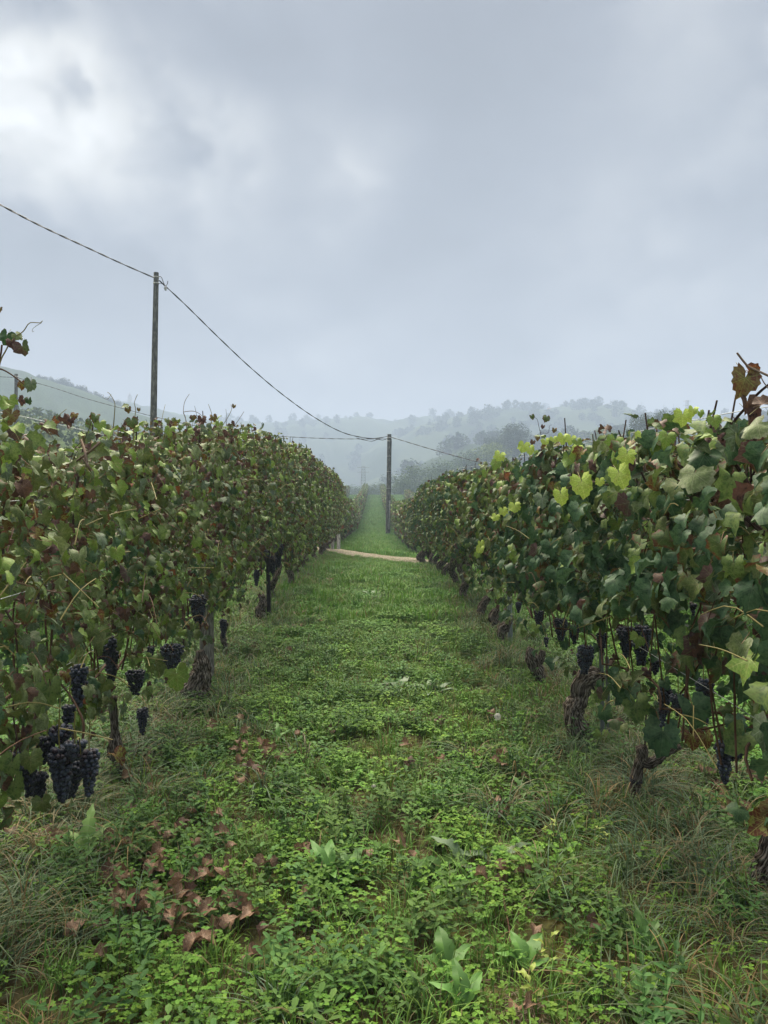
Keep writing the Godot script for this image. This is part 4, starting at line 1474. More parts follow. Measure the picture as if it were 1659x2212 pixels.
func make_rows() -> void:
	for i in 7: trunk_proto.append(trunk_generic(i))
	# right row: foot distance, trunk course (frame units), radii, label
	var R := [
		[2.10, [], [], "nearest grapevine of the right row, cut off by the right edge of the photo"],
		[2.94, [[1640, 1998], [1637, 1945], [1642, 1895], [1662, 1850], [1668, 1790]], [0.052, 0.044, 0.042, 0.038, 0.03], "right row grapevine with a dark trunk half outside the frame, big green leaves"],
		[3.74, [[1369, 1775], [1371, 1716], [1377, 1664], [1387, 1630], [1384, 1612]], [0.030, 0.025, 0.025, 0.026, 0.024], "right row grapevine with a slim forked trunk tied with black string"],
		[4.65, [[1284, 1642], [1275, 1612], [1250, 1578], [1238, 1542], [1250, 1508], [1256, 1482], [1276, 1464], [1304, 1458]], [0.052, 0.056, 0.066, 0.060, 0.056, 0.062, 0.066, 0.034], "right row grapevine with the thickest twisted trunk, beside green steel stakes"],
		[6.02, [[1166, 1504], [1165, 1460], [1156, 1438], [1147, 1412], [1150, 1400]], [0.042, 0.043, 0.052, 0.058, 0.03], "right row grapevine with a stout club headed trunk standing in dry grass"],
		[7.57, [[1087, 1408], [1084, 1385], [1084, 1365], [1096, 1345], [1100, 1335]], [0.036, 0.042, 0.046, 0.048, 0.03], "right row grapevine with a curved knobby trunk right beside the pale steel stake"],
		[8.30, [[1070, 1374], [1072, 1350], [1068, 1330], [1074, 1316]], [0.04, 0.052, 0.06, 0.035], "right row grapevine with a short thick stump just behind the steel stake"],
		[8.95, [[1034, 1353], [1036, 1332], [1044, 1305], [1056, 1290]], [0.042, 0.042, 0.046, 0.036], "right row grapevine with a dark trunk leaning away from the aisle"],
		[10.2, [], []], [10.9, [], []], [11.6, [], []], [12.9, [], []], [13.9, [], []], [14.8, [], []], [15.8, [], []], [16.7, [], []], [17.7, [], []], [18.6, [], []], [19.5, [], []], [20.6, [], []],
	]
	var L := [
		[2.55, [[-70, 1990], [-80, 1850], [-66, 1700], [-70, 1600]], [0.04, 0.036, 0.038, 0.03], "nearest grapevine of the left row, low purple bunches hanging before its leaves"],
		[4.11, [[282, 1712], [272, 1685], [261, 1660], [250, 1628], [249, 1590], [244, 1535], [241, 1505]], [0.036, 0.032, 0.03, 0.036, 0.02, 0.02, 0.026], "left row grapevine with a slim forked trunk beside the lowest bunches"],
		[5.57, [[420, 1545], [420, 1515], [424, 1485], [434, 1455], [436, 1435], [432, 1405]], [0.085, 0.082, 0.095, 0.075, 0.055, 0.03], "left row grapevine with a broad stump like trunk in front of the wooden post"],
		[7.10, [[484, 1433], [487, 1395], [481, 1375], [490, 1345]], [0.028, 0.022, 0.026, 0.022], "left row grapevine with a thin dark trunk between the two broad trunks"],
		[8.80, [[572, 1362], [565, 1335], [562, 1318], [568, 1300], [564, 1285]], [0.04, 0.05, 0.056, 0.05, 0.03], "left row grapevine with a crooked pale trunk beside the black stake"],
		[10.3, [], []], [11.7, [], []], [13.2, [], []], [14.6, [], []], [16.1, [], []], [17.5, [], []], [19.0, [], []], [20.4, [], []], [21.6, [], []], [22.8, [], []],
	]
	for side in [1, -1]:
		var rows: Array = R if side > 0 else L
		var x := ROW_R if side > 0 else ROW_L
		for i in rows.size():
			var e: Array = rows[i]
			var d: float = e[0]
			var before: float = (d - rows[i - 1][0]) * 0.5 if i > 0 else 0.75
			var behind: float = (rows[i + 1][0] - d) * 0.5 if i < rows.size() - 1 else 0.5
			var root := Vector3(x, gh(x, -d), -d)
			var trunk: ArrayMesh = trunk_proto[rng.randi() % 7]
			var head := Vector3(0, 0.62, 0)
			if e[1].size():
				var dx := (P(e[1][0][0], e[1][0][1], d) - root)
				var pts := pts3(e[1], d, root)
				pts[0].y = -0.06
				trunk = gnarly(i * 3 + side, pts, e[2])
				head = pts[-1]
			var label: String = e[3] if e.size() > 3 else "%s grapevine from the camera in the %s row" % [ORD[i], "right" if side > 0 else "left"]
			var v := vine(side, d, -behind, before, trunk, head, label, "vines of the near rows", d < 9.6)
			if e.size() > 3 and e[3].contains("forked trunk tied"):
				var arm := pts3([[1380, 1642], [1398, 1650], [1420, 1640], [1440, 1625], [1470, 1612]], d, root)
				put("arm", gnarly(91, arm, [0.024, 0.024, 0.022, 0.019, 0.012]), M.bark, v)
				var tie := P(1374, 1689, d) - root
				for q in 3:
					var ring := []
					for s in 15:
						var a := TAU * s / 14.0
						ring.append(tie + Vector3(cos(a) * 0.029, q * 0.005 + sin(a * 2.0 + q) * 0.003 - cos(a) * 0.006, sin(a) * 0.029))
					put("tie", as_mesh(tube(ring, ramp(0.0026, 0.0026, 15), 5)), M.black_tie, v)
			if e.size() > 3 and e[3].contains("club headed"):
				put("arm", gnarly(92, pts3([[1158, 1440], [1168, 1422], [1173, 1405]], d, root), [0.03, 0.03, 0.022]), M.bark, v)
			if e.size() > 3 and e[3].contains("beside the lowest bunches"):
				put("stump", gnarly(93, pts3([[318, 1722], [319, 1700], [324, 1688]], d, root), [0.035, 0.04, 0.028]), M.bark, v)
	hang_bunches()
	special_shoots()


func nearest_vine(side: int, d: float) -> Node3D:
	var best: Dictionary = {}
	for v in near_vines:
		if v.side == side and (best.is_empty() or absf(v.d - d) < absf(best.d - d)): best = v
	return best.root


func hang_bunches() -> void:
	var k := 0
	for e in BUNCHES:
		k += 1
		var v := nearest_vine(e[0], e[5])
		var u: float = e[5] / F
		var at := P(e[1], e[2], e[5]) - v.position
		var layout := bunch_layout(e[3] * u, e[4] * u * 0.5, k)
		var turn := Basis(Vector3.UP, rf(0, TAU)) * Basis(Vector3(1, 0, 0), rf(-0.08, 0.08))
		var stem := Bag.new()
		stem.add(tube([Vector3(0, 0.09, 0), Vector3(0.004, 0.03, 0), Vector3(0, -e[3] * u * 0.8, 0)], [0.0024, 0.0022, 0.0015], 5), Transform3D())
		if e[6] == 1:
			var o := put("grape_bunch", stem.mesh(), M.green_shoot, v, Transform3D(turn, at))
			var i := 0
			for g in layout:
				var q := MeshInstance3D.new()
				q.name = "grape" if i == 0 else "grape_%03d" % i
				q.mesh = grape_mesh[0]
				q.material_override = M[["grape_dark", "grape_dark", "grape_bloom", "grape_bloom", "grape_bloom", "grape_purple"][rng.randi() % 6]]
				q.transform = Transform3D(Basis().scaled(Vector3.ONE * g[1]), g[0])
				o.add_child(q)
				i += 1
		else:
			var bag := Bag.new()
			bunch_arr(layout, bag, Transform3D())
			var o := put("grape_bunch", bag.mesh(), M.grape_dark, v, Transform3D(turn, at))
			put("stem", stem.mesh(), M.green_shoot, o)
		# a few leaves hang about the top of the bunch
		for i in (2 if e[5] > 2.75 else 0):
			var look := pick(MIX_L if e[0] < 0 else MIX_R)
			var away := Vector3(rf(-0.1, 0.1), rf(0.03, 0.12), rf(-0.12, 0.02))
			put("leaf", leaf_mesh[look][form_for(look)], M.vine_leaf, v, leaf_pose(at + away, Vector3(-e[0] * 0.5 + rng.randfn() * 0.4, 0.5, 0.6), Vector3(rng.randfn() * 0.4, -1, 0.2), rf(0.035, 0.06)))


func hang_leaf(v: Node3D, px: float, py: float, d: float, wide_px: float, look: int, form: int, nn: Vector3, tip: Vector3, label := "") -> void:
	var size := wide_px / 1.5 / F * d
	var o := put("leaf", leaf_mesh[look][form], M.vine_leaf, v, leaf_pose(P(px, py, d) - v.position - tip.normalized() * size * 0.35, nn, tip, size))
	if label: o.set_meta("label", label)


func shoot(v: Node3D, pts: Array, r0: float, r1: float, m := "green_shoot") -> void:
	var p := []
	for e in pts: p.append(P(e[0], e[1], e[2]) - v.position)
	var n := maxi(6, pts.size() * 5)
	put("shoot", as_mesh(tube(smooth_path(p, n), ramp(r0, r1, n), 5, 0.1, r0 * 900.0)), M[m], v)


func special_shoots() -> void:
	var v := nearest_vine(-1, 2.5)
	var toward := Vector3(0.15, 0.1, 1)
	# shoots reaching up at the left edge
	shoot(v, [[-30, 960, 2.5], [-4, 800, 2.5], [12, 758, 2.5], [30, 730, 2.5], [50, 716, 2.5], [63, 698, 2.5], [78, 697, 2.5], [90, 697, 2.5], [92, 693, 2.5]], 0.0042, 0.0013)
	shoot(v, [[90, 697, 2.5], [80, 703, 2.5], [71, 710, 2.5], [70, 717, 2.5], [74, 715, 2.5]], 0.0009, 0.0006)
	shoot(v, [[-12, 850, 2.45], [-4, 790, 2.45], [2, 762, 2.45], [4, 745, 2.45]], 0.004, 0.003, "cane")
	hang_leaf(v, 12, 732, 2.5, 34, 1, 0, toward, Vector3(-0.3, -1, 0))
	hang_leaf(v, 27, 746, 2.48, 26, 10, 3, toward, Vector3(0.2, -1, 0))
	hang_leaf(v, 50, 756, 2.46, 33, 13, 1, Vector3(0.1, -0.1, 1), Vector3(0.25, -1, 0))
	hang_leaf(v, 42, 726, 2.5, 22, 15, 0, Vector3(0.6, 0.4, 0.7), Vector3(0.7, -0.4, 0))
	hang_leaf(v, 0, 670, 2.5, 12, 8, 1, toward, Vector3(0, -1, 0))
	shoot(v, [[-20, 800, 2.5], [0, 797, 2.5], [20, 806, 2.5], [42, 822, 2.5], [58, 836, 2.5]], 0.0035, 0.0015, "cane")
	hang_leaf(v, 46, 833, 2.5, 22, 7, 0, toward, Vector3(0, -1, 0))
	hang_leaf(v, 66, 835, 2.48, 30, 12, 2, Vector3(0.7, 0, 0.6), Vector3(-0.15, -1, 0))
	hang_leaf(v, 48, 868, 2.5, 22, 10, 4, toward, Vector3(-0.4, -1, 0))
	hang_leaf(v, 63, 868, 2.5, 17, 1, 3, toward, Vector3(0.2, -1, 0))
	hang_leaf(v, 22, 872, 2.4, 32, 4, 1, Vector3(0.3, 0.2, 1), Vector3(0.25, -1, 0))
	hang_leaf(v, 22, 905, 2.4, 40, 8, 6, Vector3(0.2, 0.2, 1), Vector3(-0.3, -1, 0))
	hang_leaf(v, 82, 962, 2.6, 56, 2, 6, Vector3(0.3, 0.35, 1), Vector3(0.9, -0.5, 0))
	hang_leaf(v, 36, 940, 2.4, 34, 13, 4, toward, Vector3(0.3, -1, 0))
	hang_leaf(v, 30, 1224, 2.3, 60, 15, 4, Vector3(0.3, 0.7, 0.7), Vector3(1, -0.4, 0))
	hang_leaf(v, 210, 1283, 2.6, 30, 15, 0, toward, Vector3(0.2, -1, 0))
	hang_leaf(v, 8, 1235, 2.2, 44, 4, 2, Vector3(0.6, 0.2, 0.7), Vector3(0, -1, 0))
	hang_leaf(v, 22, 1660, 2.4, 56, 2, 6, Vector3(0.1, 0.25, 1), Vector3(-0.2, -1, 0))
	hang_leaf(v, 66, 1648, 2.35, 50, 3, 0, Vector3(0.2, 0.3, 1), Vector3(0.1, -1, 0))
	hang_leaf(v, 30, 1705, 2.4, 62, 2, 6, Vector3(0.1, 0.2, 1), Vector3(0.1, -1, 0))
	hang_leaf(v, 92, 1742, 2.45, 40, 3, 1, toward, Vector3(0.1, -1, 0))
	hang_leaf(v, 108, 1500, 2.5, 66, 2, 6, Vector3(0.1, 0.3, 1), Vector3(0.05, -1, 0))
	hang_leaf(v, 85, 1420, 2.6, 44, 12, 0, toward, Vector3(0.3, -1, 0))
	hang_leaf(v, 182, 1345, 2.8, 46, 7, 6, toward, Vector3(0.1, -1, 0), "yellow leaf with brown spots")
	shoot(v, [[-20, 1240, 2.35], [30, 1256, 2.35], [80, 1270, 2.4], [128, 1280, 2.45], [170, 1275, 2.5], [196, 1278, 2.55]], 0.0034, 0.002, "pale_cane")
	shoot(v, [[128, 1280, 2.45], [145, 1300, 2.45], [155, 1318, 2.45]], 0.0024, 0.0016, "pale_cane")
	shoot(v, [[12, 1318, 2.4], [32, 1360, 2.4], [38, 1440, 2.4], [29, 1520, 2.4], [32, 1570, 2.4], [44, 1625, 2.4]], 0.0036, 0.0026, "dead_cane")
	shoot(v, [[115, 1500, 2.75], [104, 1460, 2.75], [110, 1400, 2.8], [112, 1330, 2.8], [104, 1280, 2.8]], 0.005, 0.004, "cane")
	shoot(v, [[178, 1600, 2.6], [180, 1565, 2.62], [170, 1535, 2.65], [150, 1500, 2.7], [132, 1478, 2.7]], 0.0048, 0.003, "cane")
	v = nearest_vine(-1, 4.1)
	shoot(v, [[236, 1505, 4.1], [222, 1475, 4.0], [200, 1425, 3.95], [180, 1385, 3.9], [176, 1330, 3.9]], 0.006, 0.004, "cane")
	hang_leaf(v, 258, 1635, 4.0, 40, 7, 4, Vector3(0.3, 1, 0.6), Vector3(0.6, -0.3, 0.3))
	shoot(v, [[240, 960, 3.7], [245, 920, 3.7], [248, 882, 3.7], [247, 868, 3.7], [238, 852, 3.7], [232, 847, 3.7]], 0.0035, 0.0014)
	shoot(v, [[240, 852, 3.7], [233, 862, 3.7], [226, 861, 3.7], [222, 857, 3.7], [224, 854, 3.7]], 0.001, 0.0008)
	shoot(v, [[287, 975, 3.9], [289, 920, 3.9], [293, 885, 3.9], [290, 870, 3.9], [297, 852, 3.9]], 0.003, 0.0014)
	hang_leaf(v, 284, 915, 3.88, 26, 6, 0, Vector3(0.2, 0.1, 1), Vector3(0.1, -1, 0))
	hang_leaf(v, 268, 877, 3.9, 18, 15, 1, Vector3(0.2, 0.8, 0.6), Vector3(-1, -0.2, 0))
	hang_leaf(v, 277, 887, 3.9, 16, 8, 3, toward, Vector3(0, -1, 0))
	hang_leaf(v, 300, 886, 3.9, 9, 8, 4, toward, Vector3(0, -1, 0))
	v = nearest_vine(-1, 2.5)
	for e in [[122, 912, 22, 9, 5], [100, 925, 26, 10, 4], [150, 912, 30, 10, 5], [160, 900, 18, 7, 2], [205, 905, 22, 6, 1], [216, 920, 26, 4, 0], [235, 940, 20, 14, 3]]:
		hang_leaf(v, e[0], e[1], 3.0, e[2], e[3], e[4], Vector3(0.2, 0.4, 1), Vector3(rf(-0.4, 0.4), -1, 0))
	for e in [[180, 990, 200, 1030], [216, 955, 160, 1000], [150, 1030, 140, 1085], [120, 1080, 60, 1150], [188, 1010, 175, 950]]:
		shoot(v, [[e[0], e[1], 2.7], [(e[0] + e[2]) * 0.5 + 3, (e[1] + e[3]) * 0.5, 2.7], [e[2], e[3], 2.75]], 0.0055, 0.004, "pale_cane")
	v = nearest_vine(-1, 5.5)
	shoot(v, [[405, 960, 5.0], [401, 905, 5.0], [396, 890, 5.0], [399, 868, 5.0], [409, 851, 5.0]], 0.003, 0.0014, "pale_cane")
	shoot(v, [[396, 890, 5.0], [415, 888, 5.0], [430, 893, 5.0], [444, 906, 5.0]], 0.0025, 0.0014, "pale_cane")
	shoot(v, [[452, 930, 5.2], [458, 900, 5.2], [450, 873, 5.2]], 0.003, 0.0014)
	shoot(v, [[470, 935, 5.4], [490, 905, 5.4], [500, 885, 5.4], [499, 874, 5.4]], 0.003, 0.0014)
	shoot(v, [[485, 950, 5.5], [510, 915, 5.5], [527, 889, 5.5]], 0.003, 0.0014, "pale_cane")
	for e in [[505, 879, 10, 8, 4], [436, 910, 22, 10, 4], [462, 905, 18, 8, 3], [447, 930, 26, 12, 4], [474, 918, 16, 4, 0], [425, 935, 20, 10, 3]]:
		hang_leaf(v, e[0], e[1], 5.2, e[2], e[3], e[4], Vector3(0.2, 0.3, 1), Vector3(rf(-0.3, 0.3), -1, 0))
	hang_leaf(v, 383, 1470, 5.0, 60, 4, 6, Vector3(0.2, 0.2, 1), Vector3(0.1, -1, 0), "bright yellow-green leaf hanging lowest")
	hang_leaf(v, 340, 1440, 4.8, 50, 3, 0, Vector3(0.2, 0.4, 1), Vector3(0.3, -1, 0))
	# the right row: lemon leaves of a young shoot along its face and top
	var bright := "pale lemon green leaf of a young shoot"
	for e in [[1213, 1077, 3.45, 40, 5, 6], [1259, 1055, 3.14, 58, 5, 6], [1296, 1043, 3.1, 20, 5, 0], [1342, 1035, 2.75, 56, 5, 6], [1352, 990, 2.9, 40, 5, 1], [1112, 1098, 4.9, 26, 5, 0], [1088, 1107, 5.1, 20, 5, 1], [1069, 1119, 5.2, 18, 5, 0], [1036, 1190, 6.2, 22, 5, 6], [1031, 1201, 6.2, 14, 4, 1], [1040, 1175, 6.2, 14, 5, 0], [1078, 988, 5.7, 26, 5, 1], [1070, 1005, 5.7, 24, 4, 0], [1130, 968, 5.3, 26, 5, 0], [1145, 975, 5.2, 24, 5, 6], [1162, 985, 5.0, 22, 4, 0], [1180, 958, 4.8, 22, 5, 1], [1196, 952, 4.7, 18, 5, 0], [1215, 950, 4.4, 26, 5, 2], [1232, 952, 4.3, 24, 5, 1], [1248, 957, 4.2, 20, 4, 0], [1247, 975, 4.1, 26, 5, 1], [1325, 960, 3.3, 34, 4, 1], [1385, 948, 3.1, 30, 5, 1], [1475, 905, 2.75, 40, 5, 1], [1496, 890, 2.7, 24, 5, 2], [1513, 895, 2.65, 18, 4, 2], [1440, 950, 2.85, 36, 4, 0], [1545, 912, 2.5, 30, 4, 0], [1172, 1000, 4.9, 30, 4, 1]]:
		v = nearest_vine(1, e[2])
		hang_leaf(v, e[0], e[1], e[2] * 0.92, e[3], e[4], e[5], Vector3(-0.25 + rf(-0.2, 0.2), 0.25 + rf(-0.1, 0.2), 1), Vector3(rf(-0.35, 0.35), -1, 0), bright)
	v = nearest_vine(1, 3.1)
	shoot(v, [[1300, 1046, 3.1], [1330, 1047, 3.0], [1362, 1052, 2.95]], 0.0018, 0.0024, "cane")
	shoot(v, [[1213, 1062, 3.45], [1232, 1052, 3.4], [1262, 1040, 3.2], [1296, 1042, 3.1]], 0.0016, 0.002, "cane")
	# dark and pale bare shoots above the right row
	v = nearest_vine(1, 2.1)
	shoot(v, [[1592, 762, 2.1], [1604, 778, 2.1], [1614, 790, 2.1], [1618, 793, 2.1], [1640, 803, 2.1], [1690, 826, 2.1]], 0.0030, 0.0036, "pale_cane")
	shoot(v, [[1690, 808, 2.1], [1640, 848, 2.1], [1612, 880, 2.12], [1590, 905, 2.15], [1560, 950, 2.2]], 0.0034, 0.0044, "dead_cane")
	shoot(v, [[1690, 905, 2.05], [1668, 852, 2.08], [1650, 826, 2.1], [1640, 806, 2.1]], 0.002, 0.0014, "pale_cane")
	shoot(v, [[1450, 998, 2.5], [1490, 1015, 2.45], [1540, 1050, 2.4], [1590, 1100, 2.35], [1660, 1160, 2.3]], 0.0065, 0.009, "dead_cane")
	shoot(v, [[1560, 960, 2.3], [1600, 1020, 2.3], [1640, 1080, 2.3], [1700, 1130, 2.3]], 0.006, 0.008, "dead_cane")
	hang_leaf(v, 1606, 832, 2.1, 72, 8, 6, Vector3(-0.1, 0.1, 1), Vector3(-0.25, -1, 0), "green leaf with red brown blotches, hanging alone")
	hang_leaf(v, 1632, 812, 2.12, 46, 9, 4, Vector3(0.4, 0.2, 1), Vector3(0.8, -0.6, 0), "orange brown withered leaf")
	hang_leaf(v, 1616, 878, 2.1, 42, 14, 4, Vector3(0, 0, 1), Vector3(0.1, -1, 0), "dark red withered leaf")
	hang_leaf(v, 1622, 900, 2.1, 46, 10, 3, Vector3(0.1, 0.1, 1), Vector3(0.4, -1, 0))
	hang_leaf(v, 1640, 1000, 2.1, 70, 8, 4, Vector3(-0.2, 0.2, 1), Vector3(0.2, -1, 0))
	hang_leaf(v, 1575, 985, 2.2, 60, 12, 0, Vector3(-0.2, 0.8, 0.7), Vector3(-0.2, -1, 0.3))
	hang_leaf(v, 1650, 1220, 2.0, 76, 12, 0, Vector3(-0.2, 0.9, 0.5), Vector3(-0.8, -0.5, 0.3))
	hang_leaf(v, 1640, 1782, 2.15, 66, 7, 6, Vector3(-0.3, 0.6, 0.7), Vector3(-0.9, -0.4, 0.2), "yellow green leaf with a brown edge near the trunk")
	hang_leaf(v, 1590, 1605, 2.7, 80, 2, 6, Vector3(-0.2, 0.5, 0.8), Vector3(-0.7, -0.7, 0.2))
	hang_leaf(v, 1500, 1545, 2.9, 80, 0, 6, Vector3(-0.1, 0.4, 1), Vector3(0.2, -1, 0))
	hang_leaf(v, 1605, 1480, 2.7, 86, 0, 1, Vector3(-0.1, 0.4, 1), Vector3(0.0, -1, 0))
	v = nearest_vine(1, 3.7)
	hang_leaf(v, 1430, 1600, 3.55, 84, 0, 0, Vector3(-0.2, 0.4, 1), Vector3(-0.1, -1, 0))
	hang_leaf(v, 1375, 1535, 3.6, 64, 2, 0, Vector3(-0.3, 0.5, 1), Vector3(0.1, -1, 0))
	hang_leaf(v, 1345, 1500, 3.7, 60, 0, 1, Vector3(-0.3, 0.5, 1), Vector3(-0.5, -1, 0))
	hang_leaf(v, 1495, 1600, 3.4, 50, 7, 6, Vector3(0, 0.4, 1), Vector3(0.2, -1, 0), "yellowed leaf")
	hang_leaf(v, 1526, 1598, 3.3, 46, 7, 0, Vector3(0, 0.4, 1), Vector3(0.2, -1, 0))
	hang_leaf(v, 1300, 1598, 4.5, 36, 4, 0, Vector3(-0.1, 0.3, 1), Vector3(0, -1, 0))
	shoot(v, [[1392, 1640, 3.74], [1394, 1590, 3.74], [1396, 1540, 3.72]], 0.005, 0.003, "dead_cane")
	shoot(v, [[1441, 1600, 3.6], [1446, 1540, 3.55], [1462, 1510, 3.5], [1490, 1470, 3.4], [1512, 1430, 3.3]], 0.006, 0.004, "cane")
	shoot(v, [[1490, 1575, 3.4], [1530, 1573, 3.3], [1580, 1555, 3.2], [1588, 1500, 3.1], [1578, 1450, 3.1], [1620, 1400, 3.0], [1660, 1350, 2.9]], 0.0048, 0.004, "cane")
	# red-tipped shoot standing above the middle of the right row
	v = nearest_vine(1, 6.0)
	shoot(v, [[1178, 975, 5.2], [1165, 925, 5.2], [1160, 905, 5.2], [1150, 902, 5.2]], 0.0026, 0.0012, "dead_cane")
	shoot(v, [[1168, 935, 5.2], [1184, 935, 5.2], [1187, 920, 5.2], [1192, 918, 5.2]], 0.0016, 0.001, "dead_cane")
	for e in [[1150, 902, 12, 6, 3], [1180, 905, 16, 6, 0], [1172, 923, 10, 10, 4], [1197, 931, 12, 8, 4], [1160, 948, 14, 8, 3], [1150, 957, 12, 14, 3], [1188, 955, 10, 10, 3]]:
		hang_leaf(v, e[0], e[1], 5.2, e[2], e[3], e[4], Vector3(rf(-0.3, 0.3), 0.2, 1), Vector3(rf(-0.5, 0.5), -1, 0))
	# taller dark stubs at the top of the right row
	for e in [[1535, 925, 1549, 865, 2.6], [1463, 925, 1459, 892, 2.8], [1528, 910, 1532, 886, 2.6], [1480, 960, 1500, 1005, 2.7], [1385, 1020, 1412, 1075, 2.8]]:
		v = nearest_vine(1, e[4])
		shoot(v, [[e[0], e[1], e[4]], [(e[0] + e[2]) * 0.5, (e[1] + e[3]) * 0.5, e[4]], [e[2], e[3], e[4]]], 0.0045, 0.0036, "dead_cane")


# ---------------------------------------------------------------- rows beyond the path, rows on either side, rows on the hillside

func far_proto(per: int, size: float, w: float) -> ArrayMesh:
	var spots := []
	for i in per:
		var y := rf(0.45, 1.9)
		var s := -1.0 if rng.randf() < 0.5 else 1.0
		var ww := w * lerpf(0.75, 1.0, smoothstep(0.4, 1.1, y)) * lerpf(1.0, 0.6, smoothstep(1.5, 2.0, y))
		var x := s * ww * rf(0.4, 1.15)
		var look := pick(MIX_FAR)
		spots.append([leaf_pose(Vector3(x, y, rf(-0.85, 0.85)), Vector3(s, 0.6, 0.3) + Vector3(rng.randfn(), rng.randfn(), rng.randfn()) * 0.5, Vector3(0, -1, rng.randfn() * 0.4), size * rf(0.7, 1.3)), look, rng.randi_range(0, 4), 0.0])
	return leaf_bag(spots)


func make_far_rows() -> void:
	var proto := []
	for i in 5: proto.append(far_proto(260, 0.105, 0.30))
	var thin := []
	for i in 3: thin.append(far_proto(110, 0.16, 0.30))
	# [x of the row, from, to, label, group]
	var rows := [
		[-1.38, 25.6, 132.0, "grapevine of the left far row, beyond the dirt path", "left far row"],
		[1.42, 26.4, 128.0, "grapevine of the right far row, beyond the dirt path", "right far row"],
		[-4.15, 27.0, 120.0, "grapevine of the second far row to the left, beyond the path", "second far row to the left"],
		[4.2, 24.0, 100.0, "grapevine of the second far row to the right, behind the pole", "second far row to the right"],
		[7.0, 30.0, 90.0, "grapevine of the third far row to the right", "third far row to the right"],
		[3.85, 2.6, 20.0, "grapevine of the row seen through gaps of the right row", "row behind the right row"],
		[-3.95, 3.4, 23.0, "grapevine of the row hidden behind the left row", "row behind the left row"],
		[-6.6, 6.0, 34.0, "grapevine of the third row to the left", "third row to the left"],
	]
	for e in rows:
		var d: float = e[1]
		while d < e[2]:
			var x: float = e[0] + rf(-0.05, 0.05)
			var o := thing("grapevine", Vector3(x, gh(x, -d), -d), e[3], "grapevine", e[4])
			var xf := Transform3D(Basis(Vector3.UP, 0.0 if rng.randf() < 0.5 else PI).scaled(Vector3(rf(0.9, 1.15), rf(0.93, 1.06), 1.0)), Vector3.ZERO)
			tag(put("foliage", proto[rng.randi() % 5] if d < 60.0 else thin[rng.randi() % 3], M.vine_leaf, o, xf), "", "", "", "stuff")
			if d < 60.0: put("trunk", trunk_proto[rng.randi() % 7], M.bark, o)
			d += 1.45 if d < 60.0 else 1.6
	# rows of vines on the left hillside: one long strip of foliage each, too far to part into plants
	var k := 0
	for x0 in [-10.0, -13.0, -16.5, -20.0, -24.0, -28.0, -32.5, -37.0, -42.0, -47.0, -52.0, -58.0]:
		var places := []
		var o := Node3D.new()
		var bag := Bag.new()
		var z: float = -34.0 + x0 * 0.55
		var leaf := leaf_arr[2][0] as Array
		while z > -126.0:
			for q in 9:
				var p := Vector3(x0 + rf(-0.4, 0.4), 0, z + rf(-0.5, 0.5))
				p.y = gh(p.x, p.z) + rf(0.4, 1.8)
				var s := rf(0.22, 0.4)
				var nn := (Vector3(rng.randfn(), absf(rng.randfn()) + 0.4, rng.randfn())).normalized()
				var ax := nn.cross(Vector3(rng.randfn(), 0.1, rng.randfn())).normalized()
				var ay := nn.cross(ax)
				var c := Color(0.075, 0.125, 0.045).lerp(Color(0.15, 0.18, 0.065), rng.randf())
				bag.quad(p - ax * s, p + ay * s * 0.8, p + ax * s, p - ay * s * 0.8, c)
			z -= 1.0
		var m := put("vine_row", bag.mesh(), M.crown)
		tag(m, "hazy %s vine row climbing the left hillside" % ORD[k], "vine row", "vine rows on the left hillside")
		k += 1


# ---------------------------------------------------------------- posts, stakes, wires

func stake(called: String, px: float, y0: float, y1: float, px1: float, d: float, half: Vector2, m: String, label: String, category: String) -> void:
	var foot := P(px, y0, d)
	var top := P(px1, y1, d)
	foot.y = gh(foot.x, foot.z) - 0.08
	var o := thing(called, foot, label, category)
	var t := top - foot
	if m in ["galvanised_steel", "green_steel"]:
		# an open U profile: web and two flanges
		var bag := Bag.new()
		var w := half.x
		var th := 0.0025
		for e in [[Vector3(0, 0, 0), Vector3(w * 2, t.y, th)], [Vector3(-w + th * 0.5, 0, -half.y), Vector3(th, t.y, half.y * 2 - th)], [Vector3(w - th * 0.5, 0, -half.y), Vector3(th, t.y, half.y * 2 - th)]]:
			bag.add(box_arr(e[0] + Vector3(0, t.y * 0.5, 0), e[1]), Transform3D())
		put("profile", bag.mesh(), M[m], o, Transform3D(Basis(Vector3(0, 0, 1), -atan2(t.x, t.y)), Vector3.ZERO))
		var hooks := Bag.new()
		for i in 9:
			hooks.add(box_arr(Vector3(w + 0.004, 0.3 + i * 0.19, 0), Vector3(0.008, 0.012, 0.004)), Transform3D())
		put("wire_hooks", hooks.mesh(), M[m], o, Transform3D(Basis(Vector3(0, 0, 1), -atan2(t.x, t.y)), Vector3.ZERO))
	else:
		var n := 12
		var p := []
		for i in n: p.append(t * (i / (n - 1.0)))
		put("shaft", as_mesh(tube(p, ramp(half.x, half.x * 0.93, n), 12, 0.05, px)), M[m], o)
		put("cap", as_mesh(tube([t, t + Vector3(0, 0.006, 0)], [half.x * 0.9, half.x * 0.7], 12)), M[m], o)
		put("wire_staple", as_mesh(bar(t * 0.6 + Vector3(half.x, 0, 0), t * 0.6 + Vector3(half.x + 0.012, 0.01, 0.01), 0.003)), M.iron, o)


